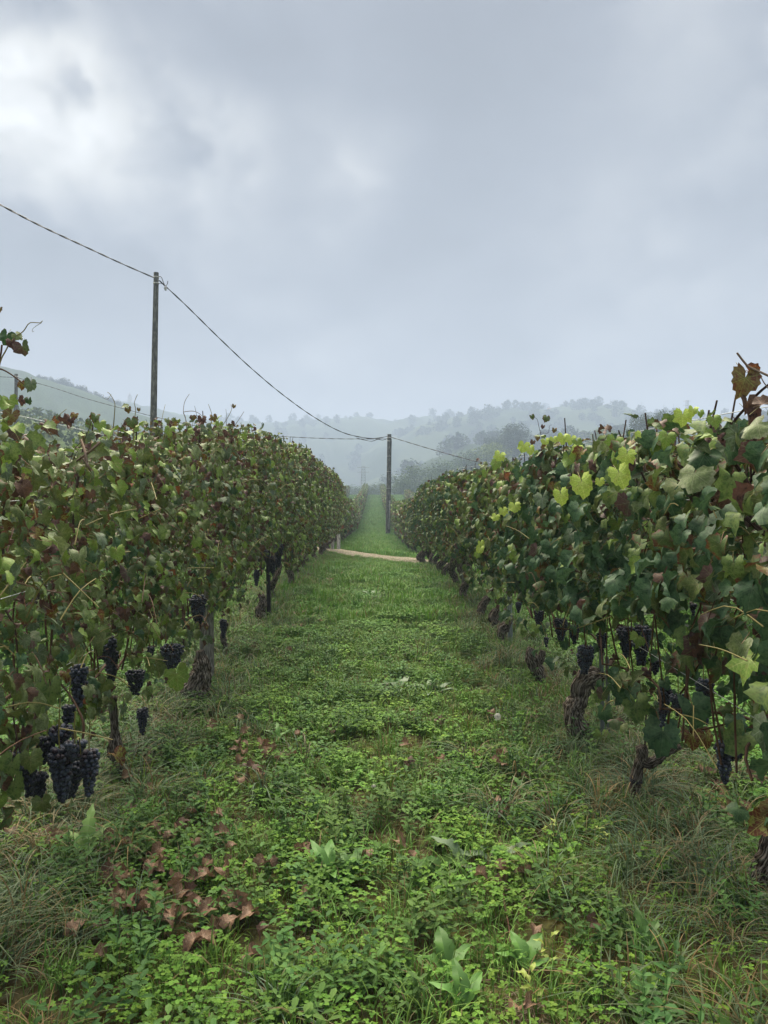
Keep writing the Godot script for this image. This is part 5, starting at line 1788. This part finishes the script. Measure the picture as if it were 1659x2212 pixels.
func make_posts() -> void:
	stake("steel_stake", 1103, 1402, 1185, 1100, 7.6, Vector2(0.022, 0.018), "galvanised_steel", "pale galvanised steel stake between trunks of the right row", "vineyard stake")
	stake("steel_stake", 1303, 1612, 1180, 1296, 4.62, Vector2(0.011, 0.010), "green_steel", "grey green steel stake just behind the thickest right trunk", "vineyard stake")
	stake("steel_stake", 1316, 1606, 1420, 1312, 4.7, Vector2(0.009, 0.009), "green_steel", "thinner second steel stake next to the grey green one", "vineyard stake")
	stake("wooden_post", 452, 1500, 1200, 449, 6.1, Vector2(0.042, 0.042), "post_wood", "weathered grey wooden post behind the broad left trunk", "vineyard post")
	stake("wooden_post", 441, 1500, 1235, 436, 6.25, Vector2(0.03, 0.03), "post_wood", "slimmer wooden post leaning beside the weathered grey one", "vineyard post")
	stake("wooden_stake", 581, 1337, 1190, 579, 8.95, Vector2(0.026, 0.026), "black_stake", "black wooden stake beside the crooked pale left trunk", "vineyard stake")
	stake("end_post", 731.5, 1170, 1088, 731, 24.3, Vector2(0.055, 0.055), "post_concrete", "pale concrete end post of the left row by the path", "vineyard post")
	stake("end_post", 718, 1194, 1120, 719, 22.9, Vector2(0.05, 0.05), "post_concrete", "pale concrete post just inside the end of the left row", "vineyard post")
	stake("wooden_post", 1003, 1320, 1130, 1002, 10.5, Vector2(0.035, 0.035), "post_wood", "dark wooden post among the trunks of the right row", "vineyard post")
	for side in [1, -1]:
		var k := 0
		for y in [0.78, 1.15, 1.5, 1.82]:
			var x := (ROW_R + 0.03 if side > 0 else ROW_L - 0.03)
			var p := []
			var end := 21.0 if side > 0 else 23.5
			var n := 26
			for i in n:
				var z := lerpf(-1.2, -end, i / (n - 1.0))
				p.append(Vector3(x, gh(x, z) + y, z))
			var o := put("trellis_wire", as_mesh(tube(p, ramp(0.0016, 0.0016, n), 5)), M.wire)
			tag(o, "%s steel trellis wire of the %s row" % [["lowest", "second lowest", "second highest", "highest"][k], "right" if side > 0 else "left"], "wire", "")
			k += 1
	var q := smooth_path([P(-30, 1590, 2.5), P(0, 1581, 2.6), P(100, 1512, 3.1), P(240, 1425, 4.2)], 12)
	var w := put("trellis_wire", as_mesh(tube(q, ramp(0.0017, 0.0017, 12), 5)), M.wire)
	tag(w, "loose pale wire slanting behind the low bunches on the left", "wire", "")


# ---------------------------------------------------------------- what grows on the ground

func blade(bag: Bag, at: Vector3, dir: float, tall: float, reach: float, w: float, col: Color, segs := 4) -> void:
	var f := Vector3(cos(dir), 0, sin(dir))
	var side := Vector3(-f.z, 0, f.x)
	var rows := []
	var cols := []
	for i in segs + 1:
		var t := float(i) / segs
		var p := at + f * reach * t * t * (1.0 + 0.3 * t) + Vector3.UP * tall * (t * 1.6 - 0.75 * t * t * (0.6 + reach / tall))
		var ww := w * (1.0 - pow(t, 2.2)) * 0.5 + 0.0003
		rows.append([p - side * ww, p + side * ww])
		cols.append(col)
	bag.strip(rows, cols)


func tuft(salt: int, n: int, spread: float, tall: float, reach: float, w: float, c1: Color, c2: Color, straw: float, segs := 4) -> ArrayMesh:
	var r := RandomNumberGenerator.new()
	r.seed = salt
	var bag := Bag.new()
	for i in n:
		var a := r.randf() * TAU
		var q := spread * sqrt(r.randf())
		var c := c1.lerp(c2, r.randf())
		if r.randf() < straw: c = Color(0.24, 0.19, 0.095).lerp(Color(0.15, 0.11, 0.05), r.randf())
		blade(bag, Vector3(cos(a) * q, -0.01, sin(a) * q), a + r.randfn() * 0.7, tall * r.randf_range(0.5, 1.15), reach * r.randf_range(0.3, 1.3), w * r.randf_range(0.7, 1.3), c, segs)
	return bag.mesh()


func round_leaf(bag: Bag, at: Vector3, nn: Vector3, tip: Vector3, long: float, wide: float, col: Color, fold := 0.25) -> void:
	# a small leaf folded along its midrib: eight triangles
	var t := (tip - nn * tip.dot(nn)).normalized()
	var x := t.cross(nn).normalized()
	var a := at
	var prev_l := at
	var prev_r := at
	var prev_m := at
	var q := [[0.35, 0.85], [0.7, 0.9], [1.0, 0.0]]
	for i in 3:
		var y: float = q[i][0]
		var w: float = q[i][1] * wide * 0.5
		var m := a + t * long * y - nn * long * 0.12 * y * y
		var l := m - x * w + nn * w * fold
		var r := m + x * w + nn * w * fold
		if i == 0:
			bag.tri(prev_m, l, m, col)
			bag.tri(prev_m, m, r, col)
		elif i == 1:
			bag.quad(prev_l, l, m, prev_m, col)
			bag.quad(prev_m, m, r, prev_r, col)
		else:
			bag.tri(prev_l, m, prev_m, col)
			bag.tri(prev_m, m, prev_r, col)
		prev_l = l
		prev_r = r
		prev_m = m


func clover(salt: int, stems: int, spread: float, tall: float, size: float, c1: Color, c2: Color) -> ArrayMesh:
	var r := RandomNumberGenerator.new()
	r.seed = salt
	var bag := Bag.new()
	for i in stems:
		var a := r.randf() * TAU
		var q := spread * sqrt(r.randf())
		var foot := Vector3(cos(a) * q * 0.7, 0, sin(a) * q * 0.7)
		var head := Vector3(cos(a) * q, tall * r.randf_range(0.45, 1.15), sin(a) * q)
		var c := c1.lerp(c2, r.randf())
		var f := (head - foot).normalized()
		var sx := f.cross(Vector3(0.3, 0, 0.9)).normalized() * 0.0009
		bag.quad(foot - sx, head - sx, head + sx, foot + sx, c)
		var turn := r.randf() * TAU
		for k in 3:
			var b := turn + TAU * k / 3.0 + r.randf_range(-0.2, 0.2)
			var out := Vector3(cos(b), 0, sin(b))
			round_leaf(bag, head, (Vector3.UP + out * r.randf_range(-0.35, 0.25)).normalized(), out + Vector3.UP * r.randf_range(-0.1, 0.3), size * r.randf_range(0.75, 1.2), size * 0.95, c, r.randf_range(0.1, 0.5))
	return bag.mesh()


func herb(salt: int, stems: int, spread: float, tall: float, long: float, wide: float, c1: Color, c2: Color) -> ArrayMesh:
	# upright stems with pointed leaves in pairs
	var r := RandomNumberGenerator.new()
	r.seed = salt
	var bag := Bag.new()
	for i in stems:
		var a := r.randf() * TAU
		var q := spread * sqrt(r.randf())
		var foot := Vector3(cos(a) * q, 0, sin(a) * q)
		var hgt := tall * r.randf_range(0.5, 1.2)
		var lean := Vector3(r.randfn(), 0, r.randfn()) * 0.25 * hgt
		var c := c1.lerp(c2, r.randf())
		var head := foot + lean + Vector3.UP * hgt
		bag.quad(foot + Vector3(-0.001, 0, 0), head + Vector3(-0.001, 0, 0), head + Vector3(0.001, 0, 0), foot + Vector3(0.001, 0, 0), c)
		var pairs := 3
		for k in pairs:
			var t := (k + 1.0) / pairs
			var at := foot.lerp(head, t)
			var turn := k * 1.57 + r.randf() * 0.6
			for s in 2:
				var b := turn + PI * s
				var out := Vector3(cos(b), 0, sin(b))
				round_leaf(bag, at, (Vector3.UP - out * 0.4).normalized(), out + Vector3.UP * 0.7, long * (1.15 - t * 0.45) * r.randf_range(0.8, 1.2), wide, c, 0.35)
	return bag.mesh()


func rosette(salt: int, n: int, long: float, wide: float, c1: Color, c2: Color, teeth := 0.3, rise := 0.6) -> ArrayMesh:
	# toothed leaves standing round a centre, as of a dandelion
	var r := RandomNumberGenerator.new()
	r.seed = salt
	var bag := Bag.new()
	for i in n:
		big_leaf(bag, Vector3.ZERO, i * 2.4 + r.randf_range(-0.3, 0.3), long * r.randf_range(0.6, 1.15), wide * r.randf_range(0.8, 1.2), rise * r.randf_range(0.5, 1.4), c1.lerp(c2, r.randf()), teeth, r)
	return bag.mesh()


func big_leaf(bag: Bag, at: Vector3, dir: float, long: float, wide: float, rise: float, col: Color, teeth: float, r: RandomNumberGenerator) -> void:
	var f := Vector3(cos(dir), 0, sin(dir))
	var side := Vector3(-f.z, 0, f.x)
	var n := 9
	var left := []
	var right := []
	var cols := []
	var cols2 := []
	for i in n + 1:
		var t := float(i) / n
		var p := at + f * long * t * lerpf(1.0, 0.55, clampf(rise, 0, 1)) * (0.6 + 0.5 * t) + Vector3.UP * long * rise * (t - 0.42 * t * t * (1.0 + (1.0 - rise) * 0.6))
		var w := wide * 0.5 * pow(sin(PI * pow(t, 0.8) * 0.97 + 0.05), 0.85)
		if t < 0.22: w = wide * 0.06
		w *= 1.0 + teeth * (1.0 if i % 2 else -1.0) * r.randf_range(0.5, 1.2)
		var lift := Vector3.UP * w * 0.35 + Vector3.UP * w * 0.4 * sin(t * 9.0 + dir)
		var rib := Color(col.r * 1.4 + 0.01, col.g * 1.3 + 0.01, col.b * 1.4)
		left.append([p - side * w + lift, p])
		right.append([p, p + side * w + lift])
		cols.append(col if i > 1 else rib)
	bag.strip(left, cols)
	bag.strip(right, cols)


func cover_places(d0: float, d1: float, x0: float, x1: float, per_m2: float, s0: float, s1: float, keep: Callable) -> Array:
	var out := []
	var n := int((d1 - d0) * (x1 - x0) * per_m2)
	for i in n:
		var d := rf(d0, d1)
		var x := rf(x0, x1)
		var share: float = keep.call(x, d)
		if rng.randf() > share: continue
		# leave out what lies far outside the view
		if absf(x - d * 0.013) > d * 0.56 + 0.8: continue
		var k := rf(s0, s1)
		if d < 24.0: k *= lerpf(1.0, 0.36, smoothstep(13.0, 19.5, d))
		var b := Basis(Vector3.UP, rf(0, TAU)).scaled(Vector3(k, k * rf(0.8, 1.2), k))
		out.append(Transform3D(Basis(Vector3(1, 0, 0), rf(-0.12, 0.12)) * b, Vector3(x, gh(x, -d), -d)))
	return out


func tints(n: int, lo: float, hi: float, warm := 0.12) -> Array:
	var out := []
	for i in n:
		var l := rf(lo, hi)
		var w := rf(-warm, warm)
		out.append(Color(l * (1.0 + w), l, l * (1.0 - w)))
	return out


func off_path(x: float, d: float) -> float:
	var q := absf(d - (22.1 - 0.62 * x)) + 0.6 * nz.get_noise_2d(x * 2.0, d * 1.5)
	return maxf(smoothstep(0.9, 1.9, q), 0.10 * smoothstep(0.1, 0.5, nz.get_noise_2d(x * 3.0, d * 3.0)))


func row_near(x: float) -> float:
	# 1 along a row, 0 in the middle of an aisle
	return maxf(exp(-pow((x - ROW_R) / 0.36, 2.0)), exp(-pow((x - ROW_L) / 0.40, 2.0)))


func patch(x: float, d: float, salt: float, f := 1.3) -> float:
	return clampf(0.5 + 1.1 * nz.get_noise_2d(x * f + salt, d * f), 0.0, 1.0)


func make_cover() -> void:
	var g1 := Color(0.080, 0.185, 0.024)
	var g2 := Color(0.15, 0.275, 0.04)
	var b1 := Color(0.075, 0.125, 0.060)
	var b2 := Color(0.13, 0.18, 0.095)
	for k in 3:
		var m := clover(600 + k, 24, 0.08, 0.072, 0.0142, g1, g2)
		var p := cover_places(1.6, 9.5, -3.2, 3.4, 46.0, 0.6, 1.35, func(x, d): return (1.0 - 0.75 * row_near(x)) * smoothstep(0.25, 0.75, patch(x, d, 11.0 + k)) * (1.0 - 0.5 * smoothstep(5.0, 9.0, d)))
		scatter("clover_cover", ["bright green clover cover of the aisle in the foreground", "second layer of bright green clover in the aisle", "third layer of bright green clover in the aisle"][k], m, M.herb, p, tints(p.size(), 0.65, 1.2))
	for k in 2:
		var m := herb(620 + k, 8, 0.06, 0.11, 0.037, 0.014, Color(0.06, 0.135, 0.035), Color(0.10, 0.19, 0.05))
		var p := cover_places(1.6, 8.0, -3.0, 3.2, 40.0, 0.7, 1.5, func(x, d): return (1.0 - 0.5 * row_near(x)) * smoothstep(0.35, 0.7, patch(x, d, 31.0 + k * 9)) * lerpf(1.3, 0.5, smoothstep(-1.2, 0.6, x)))
		scatter("herb_cover", ["pointed leaved green herbs growing among the clover", "second patch of pointed leaved herbs among the clover"][k], m, M.herb, p, tints(p.size(), 0.7, 1.2))
	for k in 2:
		var m := rosette(640 + k, 8, 0.15, 0.045, Color(0.065, 0.14, 0.032), Color(0.10, 0.18, 0.045), 0.35, 0.75)
		var p := cover_places(1.7, 11.0, -2.6, 2.8, 7.0, 0.6, 1.25, func(x, d): return (1.0 - 0.7 * row_near(x)) * patch(x, d, 51.0) * lerpf(0.6, 1.2, smoothstep(-0.5, 0.8, x)))
		scatter("dandelion_cover", ["toothed dandelion rosettes scattered over the aisle", "further toothed rosettes scattered over the aisle"][k], m, M.herb, p, tints(p.size(), 0.7, 1.15))
	# short grass between
	for k in 2:
		var m := tuft(660 + k, 26, 0.07, 0.10, 0.05, 0.0036, Color(0.080, 0.18, 0.03), Color(0.16, 0.28, 0.055), 0.10)
		var p := cover_places(1.6, 24.0, -3.4, 3.6, 95.0, 0.7, 1.4, func(x, d): return off_path(x, d) * lerpf(0.55, 1.0, smoothstep(4.0, 9.0, d)) * lerpf(0.5, 1.0, patch(x, d, 71.0)))
		scatter("short_grass", ["short green grass mixed into the clover of the aisle", "second layer of short green grass in the aisle"][k], m, M.grass_blade, p, tints(p.size(), 0.75, 1.2))
	# long arching grass along the rows, partly dry
	for k in 3:
		var m := tuft(680 + k, 34, 0.06, 0.21, 0.20, 0.0046, b1, b2, [0.08, 0.3, 0.65][k], 6)
		var p := cover_places(1.6, 23.5, -2.3, 2.3, 34.0, 0.55, 1.15, func(x, d): return off_path(x, d) * (row_near(x - 0.08 * signf(x)) * lerpf(1.0, 0.75, smoothstep(3.0, 9.0, d)) * [1.0, 0.9, 0.8][k] + 0.02) * lerpf(0.4, 1.0, patch(x, d, 91.0 + k * 5)) * (1.3 if x > 0.0 and d < 4.5 else 0.9))
		scatter("long_grass", ["long arching grass growing under the vine rows", "half dry arching grass under the vine rows", "straw coloured dry grass under the vine rows"][k], m, M.grass_blade, p, tints(p.size(), 0.75, 1.2))
	# dead straw lying flat in the worn spots of the aisle
	var st := Bag.new()
	var r := RandomNumberGenerator.new()
	r.seed = 777
	for i in 46:
		var a := r.randf() * TAU
		var q := 0.09 * sqrt(r.randf())
		var c := Color(0.22, 0.17, 0.10).lerp(Color(0.10, 0.07, 0.045), r.randf())
		var at := Vector3(cos(a) * q, 0.006 + 0.02 * r.randf(), sin(a) * q)
		blade(st, at, r.randf() * TAU, 0.012, 0.075, 0.0028, c, 2)
	var ps := cover_places(1.7, 14.0, -2.0, 2.1, 26.0, 0.7, 1.3, func(x, d): return smoothstep(0.62, 0.85, patch(x, d, 131.0, 1.7)) + 0.05)
	scatter("dry_straw", "dead straw lying flat in worn spots of the aisle", st.mesh(), M.grass_blade, ps, tints(ps.size(), 0.75, 1.2))
	# grass farther off
	for k in 2:
		var m := tuft(720 + k, 34, 0.16, 0.13, 0.07, 0.010, Color(0.075, 0.185, 0.026), Color(0.14, 0.27, 0.042), 0.05, 3)
		var p := cover_places(9.0, 60.0, -4.0, 4.2, 11.0, 0.8, 1.5, func(x, d): return off_path(x, d) * lerpf(1.0, 0.7, smoothstep(20.0, 60.0, d)))
		p.append_array(cover_places(60.0, 135.0, -5.0, 5.0, 3.0, 1.2, 2.2, func(x, d): return 1.0))
		p.append_array(cover_places(2.0, 22.0, 2.3, 7.5, 10.0, 0.8, 1.6, func(x, d): return off_path(x, d)))
		p.append_array(cover_places(3.0, 22.0, -8.0, -2.3, 10.0, 0.8, 1.6, func(x, d): return off_path(x, d)))
		scatter("meadow_grass", ["grass of the aisles farther off and beyond the path", "second layer of the grass farther off"][k], m, M.grass_blade, p, tints(p.size(), 0.8, 1.2))
	for k in 1:
		var m := clover(740, 60, 0.17, 0.075, 0.022, Color(0.066, 0.17, 0.026), Color(0.12, 0.24, 0.042))
		var p := cover_places(8.0, 21.0, -2.6, 2.6, 20.0, 0.8, 1.4, func(x, d): return (1.0 - 0.8 * row_near(x)) * smoothstep(0.2, 0.6, patch(x, d, 151.0)))
		p.append_array(cover_places(2.2, 14.0, 2.0, 6.0, 16.0, 0.8, 1.4, func(x, d): return 1.0))
		p.append_array(cover_places(3.0, 14.0, -6.0, -2.0, 16.0, 0.8, 1.4, func(x, d): return 1.0))
		scatter("clover_cover", "clover of the aisle farther off and of the next aisles", m, M.herb, p, tints(p.size(), 0.7, 1.2))


# ---------------------------------------------------------------- single plants, flowers, fallen leaves, twigs

func leafy_plant(called: String, px: float, py: float, label: String, leaves: Array, col: Color, teeth: float) -> void:
	# leaves: [direction in degrees, length, width, rise]
	var at := on_ground(px, py)
	var o := thing(called, at, label, "weed")
	var r := RandomNumberGenerator.new()
	r.seed = int(px * 7 + py)
	for e in leaves:
		var bag := Bag.new()
		var k := r.randf_range(0.75, 1.25)
		var small := 0.72 if called == "dandelion_plant" else 1.0
		big_leaf(bag, Vector3(0, 0.02, 0), deg_to_rad(e[0]), e[1] * 1.08 * small, e[2] * 0.85 * small, e[3], Color(col.r * k, col.g * k, col.b * k), teeth, r)
		put("leaf", bag.mesh(), M.weed_leaf, o)


func make_weeds() -> void:
	var green := Color(0.085, 0.185, 0.040)
	var grey := Color(0.11, 0.17, 0.085)
	leafy_plant("dock_plant", 706, 1925, "large dock plant with upright leaves in the foreground of the aisle", [[200, 0.17, 0.06, 0.55], [235, 0.2, 0.06, 1.0], [275, 0.19, 0.07, 1.0], [320, 0.17, 0.06, 0.75], [350, 0.18, 0.055, 0.6], [20, 0.15, 0.055, 0.45], [70, 0.15, 0.065, 0.8], [120, 0.13, 0.06, 0.6], [165, 0.15, 0.05, 0.4]], green, 0.06)
	leafy_plant("dock_plant", 752, 1918, "smaller dock plant touching the large one on its right", [[250, 0.15, 0.055, 1.0], [300, 0.17, 0.06, 0.95], [340, 0.15, 0.05, 0.7], [30, 0.12, 0.05, 0.5], [180, 0.11, 0.045, 0.6]], green, 0.06)
	leafy_plant("dock_plant", 1000, 1880, "grey green dock plant with a folded drooping leaf", [[215, 0.20, 0.075, 0.75], [250, 0.14, 0.05, 0.6], [330, 0.16, 0.07, 0.55], [80, 0.12, 0.05, 0.3]], grey, 0.10)
	leafy_plant("dock_plant", 1068, 1878, "grey green dock plant with one long arching leaf", [[345, 0.20, 0.07, 0.6], [190, 0.15, 0.06, 0.45], [280, 0.10, 0.045, 0.6]], grey, 0.08)
	leafy_plant("dock_plant", 862, 1500, "grey dock plant in the middle of the aisle, left of its twin", [[190, 0.24, 0.075, 0.4], [225, 0.2, 0.07, 0.5], [300, 0.22, 0.08, 0.7], [340, 0.2, 0.07, 0.4], [90, 0.18, 0.07, 0.4], [140, 0.2, 0.06, 0.4]], grey, 0.08)
	leafy_plant("dock_plant", 930, 1506, "grey dock plant in the middle of the aisle, right of its twin", [[200, 0.22, 0.075, 0.5], [270, 0.2, 0.07, 0.7], [330, 0.24, 0.085, 0.5], [20, 0.24, 0.08, 0.4], [100, 0.2, 0.07, 0.4]], grey, 0.08)
	leafy_plant("dock_plant", 800, 1300, "dark green dock plant far down the aisle", [[180, 0.22, 0.08, 0.6], [230, 0.24, 0.08, 0.8], [290, 0.24, 0.08, 0.8], [340, 0.22, 0.08, 0.5], [50, 0.22, 0.08, 0.5]], Color(0.05, 0.13, 0.03), 0.08)
	leafy_plant("lettuce_weed", 186, 1868, "pale green upright weed with toothed leaves below the left bunches", [[260, 0.24, 0.06, 1.1], [300, 0.2, 0.05, 0.9], [220, 0.18, 0.05, 0.8], [20, 0.15, 0.05, 0.5], [120, 0.14, 0.045, 0.5]], Color(0.12, 0.21, 0.05), 0.3)
	leafy_plant("broadleaf_weed", 965, 2118, "broad leaved weed at the bottom of the aisle, left one", [[260, 0.16, 0.075, 1.0], [330, 0.14, 0.06, 0.8], [200, 0.13, 0.05, 0.6], [80, 0.1, 0.05, 0.5]], green, 0.12)
	leafy_plant("broadleaf_weed", 1004, 2208, "broad leaved weed at the lower edge of the photo", [[255, 0.15, 0.06, 1.1], [200, 0.15, 0.05, 0.8], [310, 0.14, 0.06, 0.9]], green, 0.1)
	leafy_plant("broadleaf_weed", 1135, 2110, "broad leaved weed at the bottom right of the aisle", [[250, 0.14, 0.06, 0.9], [310, 0.15, 0.07, 0.8], [190, 0.12, 0.05, 0.7], [20, 0.12, 0.05, 0.6]], green, 0.12)
	leafy_plant("dandelion_plant", 1400, 2080, "dandelion plant with an upright toothed leaf on the right", [[262, 0.2, 0.075, 1.15], [225, 0.18, 0.06, 0.9], [310, 0.19, 0.065, 0.9], [350, 0.15, 0.05, 0.6], [190, 0.16, 0.05, 0.5]], Color(0.08, 0.17, 0.04), 0.42)
	leafy_plant("dandelion_plant", 1330, 2040, "dandelion plant left of the upright toothed one", [[250, 0.17, 0.055, 0.9], [290, 0.18, 0.055, 1.0], [200, 0.16, 0.05, 0.6], [340, 0.15, 0.05, 0.6]], Color(0.07, 0.15, 0.036), 0.4)
	leafy_plant("dandelion_plant", 1130, 1730, "dandelion plant beside the worn patch of the aisle", [[200, 0.2, 0.06, 0.6], [250, 0.2, 0.065, 0.8], [320, 0.2, 0.06, 0.6], [30, 0.2, 0.06, 0.5], [100, 0.2, 0.06, 0.5], [160, 0.2, 0.05, 0.4]], Color(0.07, 0.15, 0.038), 0.4)
	leafy_plant("dandelion_plant", 600, 1610, "bright dandelion plant near the left row", [[200, 0.18, 0.05, 0.8], [260, 0.2, 0.05, 1.0], [320, 0.18, 0.05, 0.7], [60, 0.18, 0.05, 0.5]], Color(0.085, 0.18, 0.04), 0.35)
	# yellowish sprigs in the right foreground
	for e in [[1182, 2110, "yellowing sprig at the bottom right of the aisle"], [1290, 1845, "yellowing sprig left of the arching grass"], [1190, 1830, "small yellowing sprig between the aisle and the arching grass"], [1150, 2180, "yellowing sprig at the lower edge of the photo"]]:
		var at := on_ground(e[0], e[1])
		var o := thing("yellow_sprig", at, e[2], "weed")
		var r := RandomNumberGenerator.new()
		r.seed = int(e[0])
		for i in 9:
			var bag := Bag.new()
			var a := r.randf() * TAU
			var hgt := 0.02 + 0.10 * i / 9.0
			big_leaf(bag, Vector3(r.randfn() * 0.012, hgt, r.randfn() * 0.012), a, 0.045, 0.017, 0.5, Color(0.24, 0.30, 0.06), 0.05, r)
			put("leaf", bag.mesh(), M.weed_leaf, o)
		put("stem", as_mesh(tube([Vector3(0, 0, 0), Vector3(0.01, 0.07, 0), Vector3(0, 0.12, 0.01)], [0.0015, 0.0012, 0.0008], 5)), M.green_shoot, o)
	# seed heads
	for e in [[1075, 1548, 0.021, 0.20, "white dandelion clock standing in the aisle before the thick trunk"], [807, 1700, 0.012, 0.13, "small half open pale dandelion head in the middle of the aisle"]]:
		var head := P(e[0], e[1], 1.0) - EYE
		var g := on_ground(e[0], e[1] + (55.0 if e[2] > 0.02 else 40.0))
		var d := Vector2(g.x, g.z).length() / Vector2(head.x, head.z).length()
		var top := EYE + head * d
		var o := thing("dandelion_clock" if e[2] > 0.02 else "dandelion_bud", g, e[4], "flower")
		var rel := top - g
		put("stalk", as_mesh(tube([Vector3.ZERO, rel * 0.5 + Vector3(0.004, 0, 0), rel], [0.0017, 0.0014, 0.0013], 6)), M.green_shoot, o)
		var bag := Bag.new()
		var r := RandomNumberGenerator.new()
		r.seed = 5
		for i in 110:
			var y := 1.0 - 2.0 * (i + 0.5) / 110.0
			if e[2] < 0.02 and y < 0.1: continue
			var a := i * 2.39996
			var u := Vector3(cos(a) * sqrt(1 - y * y), y, sin(a) * sqrt(1 - y * y))
			var p: Vector3 = rel + u * e[2]
			var x: Vector3 = u.cross(Vector3(0.2, 0.9, 0.3)).normalized() * e[2] * 0.17
			var z: Vector3 = u.cross(x).normalized() * e[2] * 0.17
			bag.quad(p - x, p + z, p + x, p - z, Color.WHITE)
			bag.tri(rel, p + x * 0.08, p - x * 0.08, Color.WHITE)
		put("seed_head", bag.mesh(), M.seed_fluff, o)
		put("heart", as_mesh(tube([rel - Vector3(0, 0.006, 0), rel, rel + Vector3(0, 0.004, 0)], [0.002, 0.004, 0.002], 6)), M.cane, o)


func make_litter() -> void:
	# fallen vine leaves; centres of where they lie thickest, in frame units: x, y, spread, how many
	var spots := [[330, 1850, 80, 24], [300, 1960, 70, 28], [430, 2040, 70, 24], [250, 1985, 40, 8], [440, 1890, 60, 12], [640, 1960, 40, 6], [555, 1690, 50, 10], [520, 1600, 60, 9], [620, 1400, 50, 8], [640, 1330, 40, 7], [500, 1650, 80, 7], [1040, 1690, 50, 6], [1060, 1935, 40, 4], [825, 1845, 30, 2], [1110, 1775, 30, 2], [1565, 1720, 60, 12], [1600, 1745, 40, 8], [1500, 1700, 40, 5], [1250, 2070, 60, 3], [530, 2110, 50, 3], [700, 1245, 30, 6], [60, 1830, 50, 4], [1130, 2200, 60, 2], [760, 1745, 160, 7], [940, 1640, 140, 5]]
	var k := 0
	for s in spots:
		for i in s[3]:
			var px: float = s[0] + rng.randfn() * s[2] * 0.85
			var py: float = s[1] + rng.randfn() * s[2] * 0.6
			if py < 1230.0: continue
			var at := on_ground(px, py)
			var look: int = [11, 11, 14, 15, 11, 11, 11][rng.randi() % 7]
			if look == 15: look = 11
			var o := MeshInstance3D.new()
			o.name = numbered("fallen_leaf")
			o.mesh = leaf_mesh[look][rng.randi_range(3, 5)]
			o.material_override = M.vine_leaf
			var nn := Vector3(rng.randfn() * 0.4, 1.0, rng.randfn() * 0.4 + 0.25)
			o.transform = leaf_pose(at + Vector3(0, rf(0.05, 0.095), 0), nn, Vector3(rng.randfn(), 0, rng.randfn()), rf(0.028, 0.052))
			add_child(o)
			tag(o, "brown curled vine leaf fallen on the ground", "fallen leaf", "fallen vine leaves")
			k += 1
	# twigs
	var tw := [
		[[[1088, 1958], [1090, 1985], [1094, 2010], [1102, 2050], [1098, 2090]], 0.0045, "cane", "reddish pruned cane lying in the right of the aisle"],
		[[[28, 1765], [60, 1750], [92, 1734]], 0.006, "pale_cane", "pale dead cane lying under the left bunches"],
		[[[292, 1852], [322, 1832]], 0.003, "cane", "short thin twig under the left trunk"],
		[[[530, 1380], [545, 1390], [570, 1400]], 0.012, "dead_cane", "thick dead branch lying beside the left row"],
	]
	for e in tw:
		var p := []
		for q in e[0]: p.append(on_ground(q[0], q[1]) + Vector3(0, 0.045, 0))
		var o := put("twig", as_mesh(tube(smooth_path(p, 14), ramp(e[1], e[1] * 0.7, 14), 6, 0.2, e[1])), M[e[2]])
		tag(o, e[3], "twig")
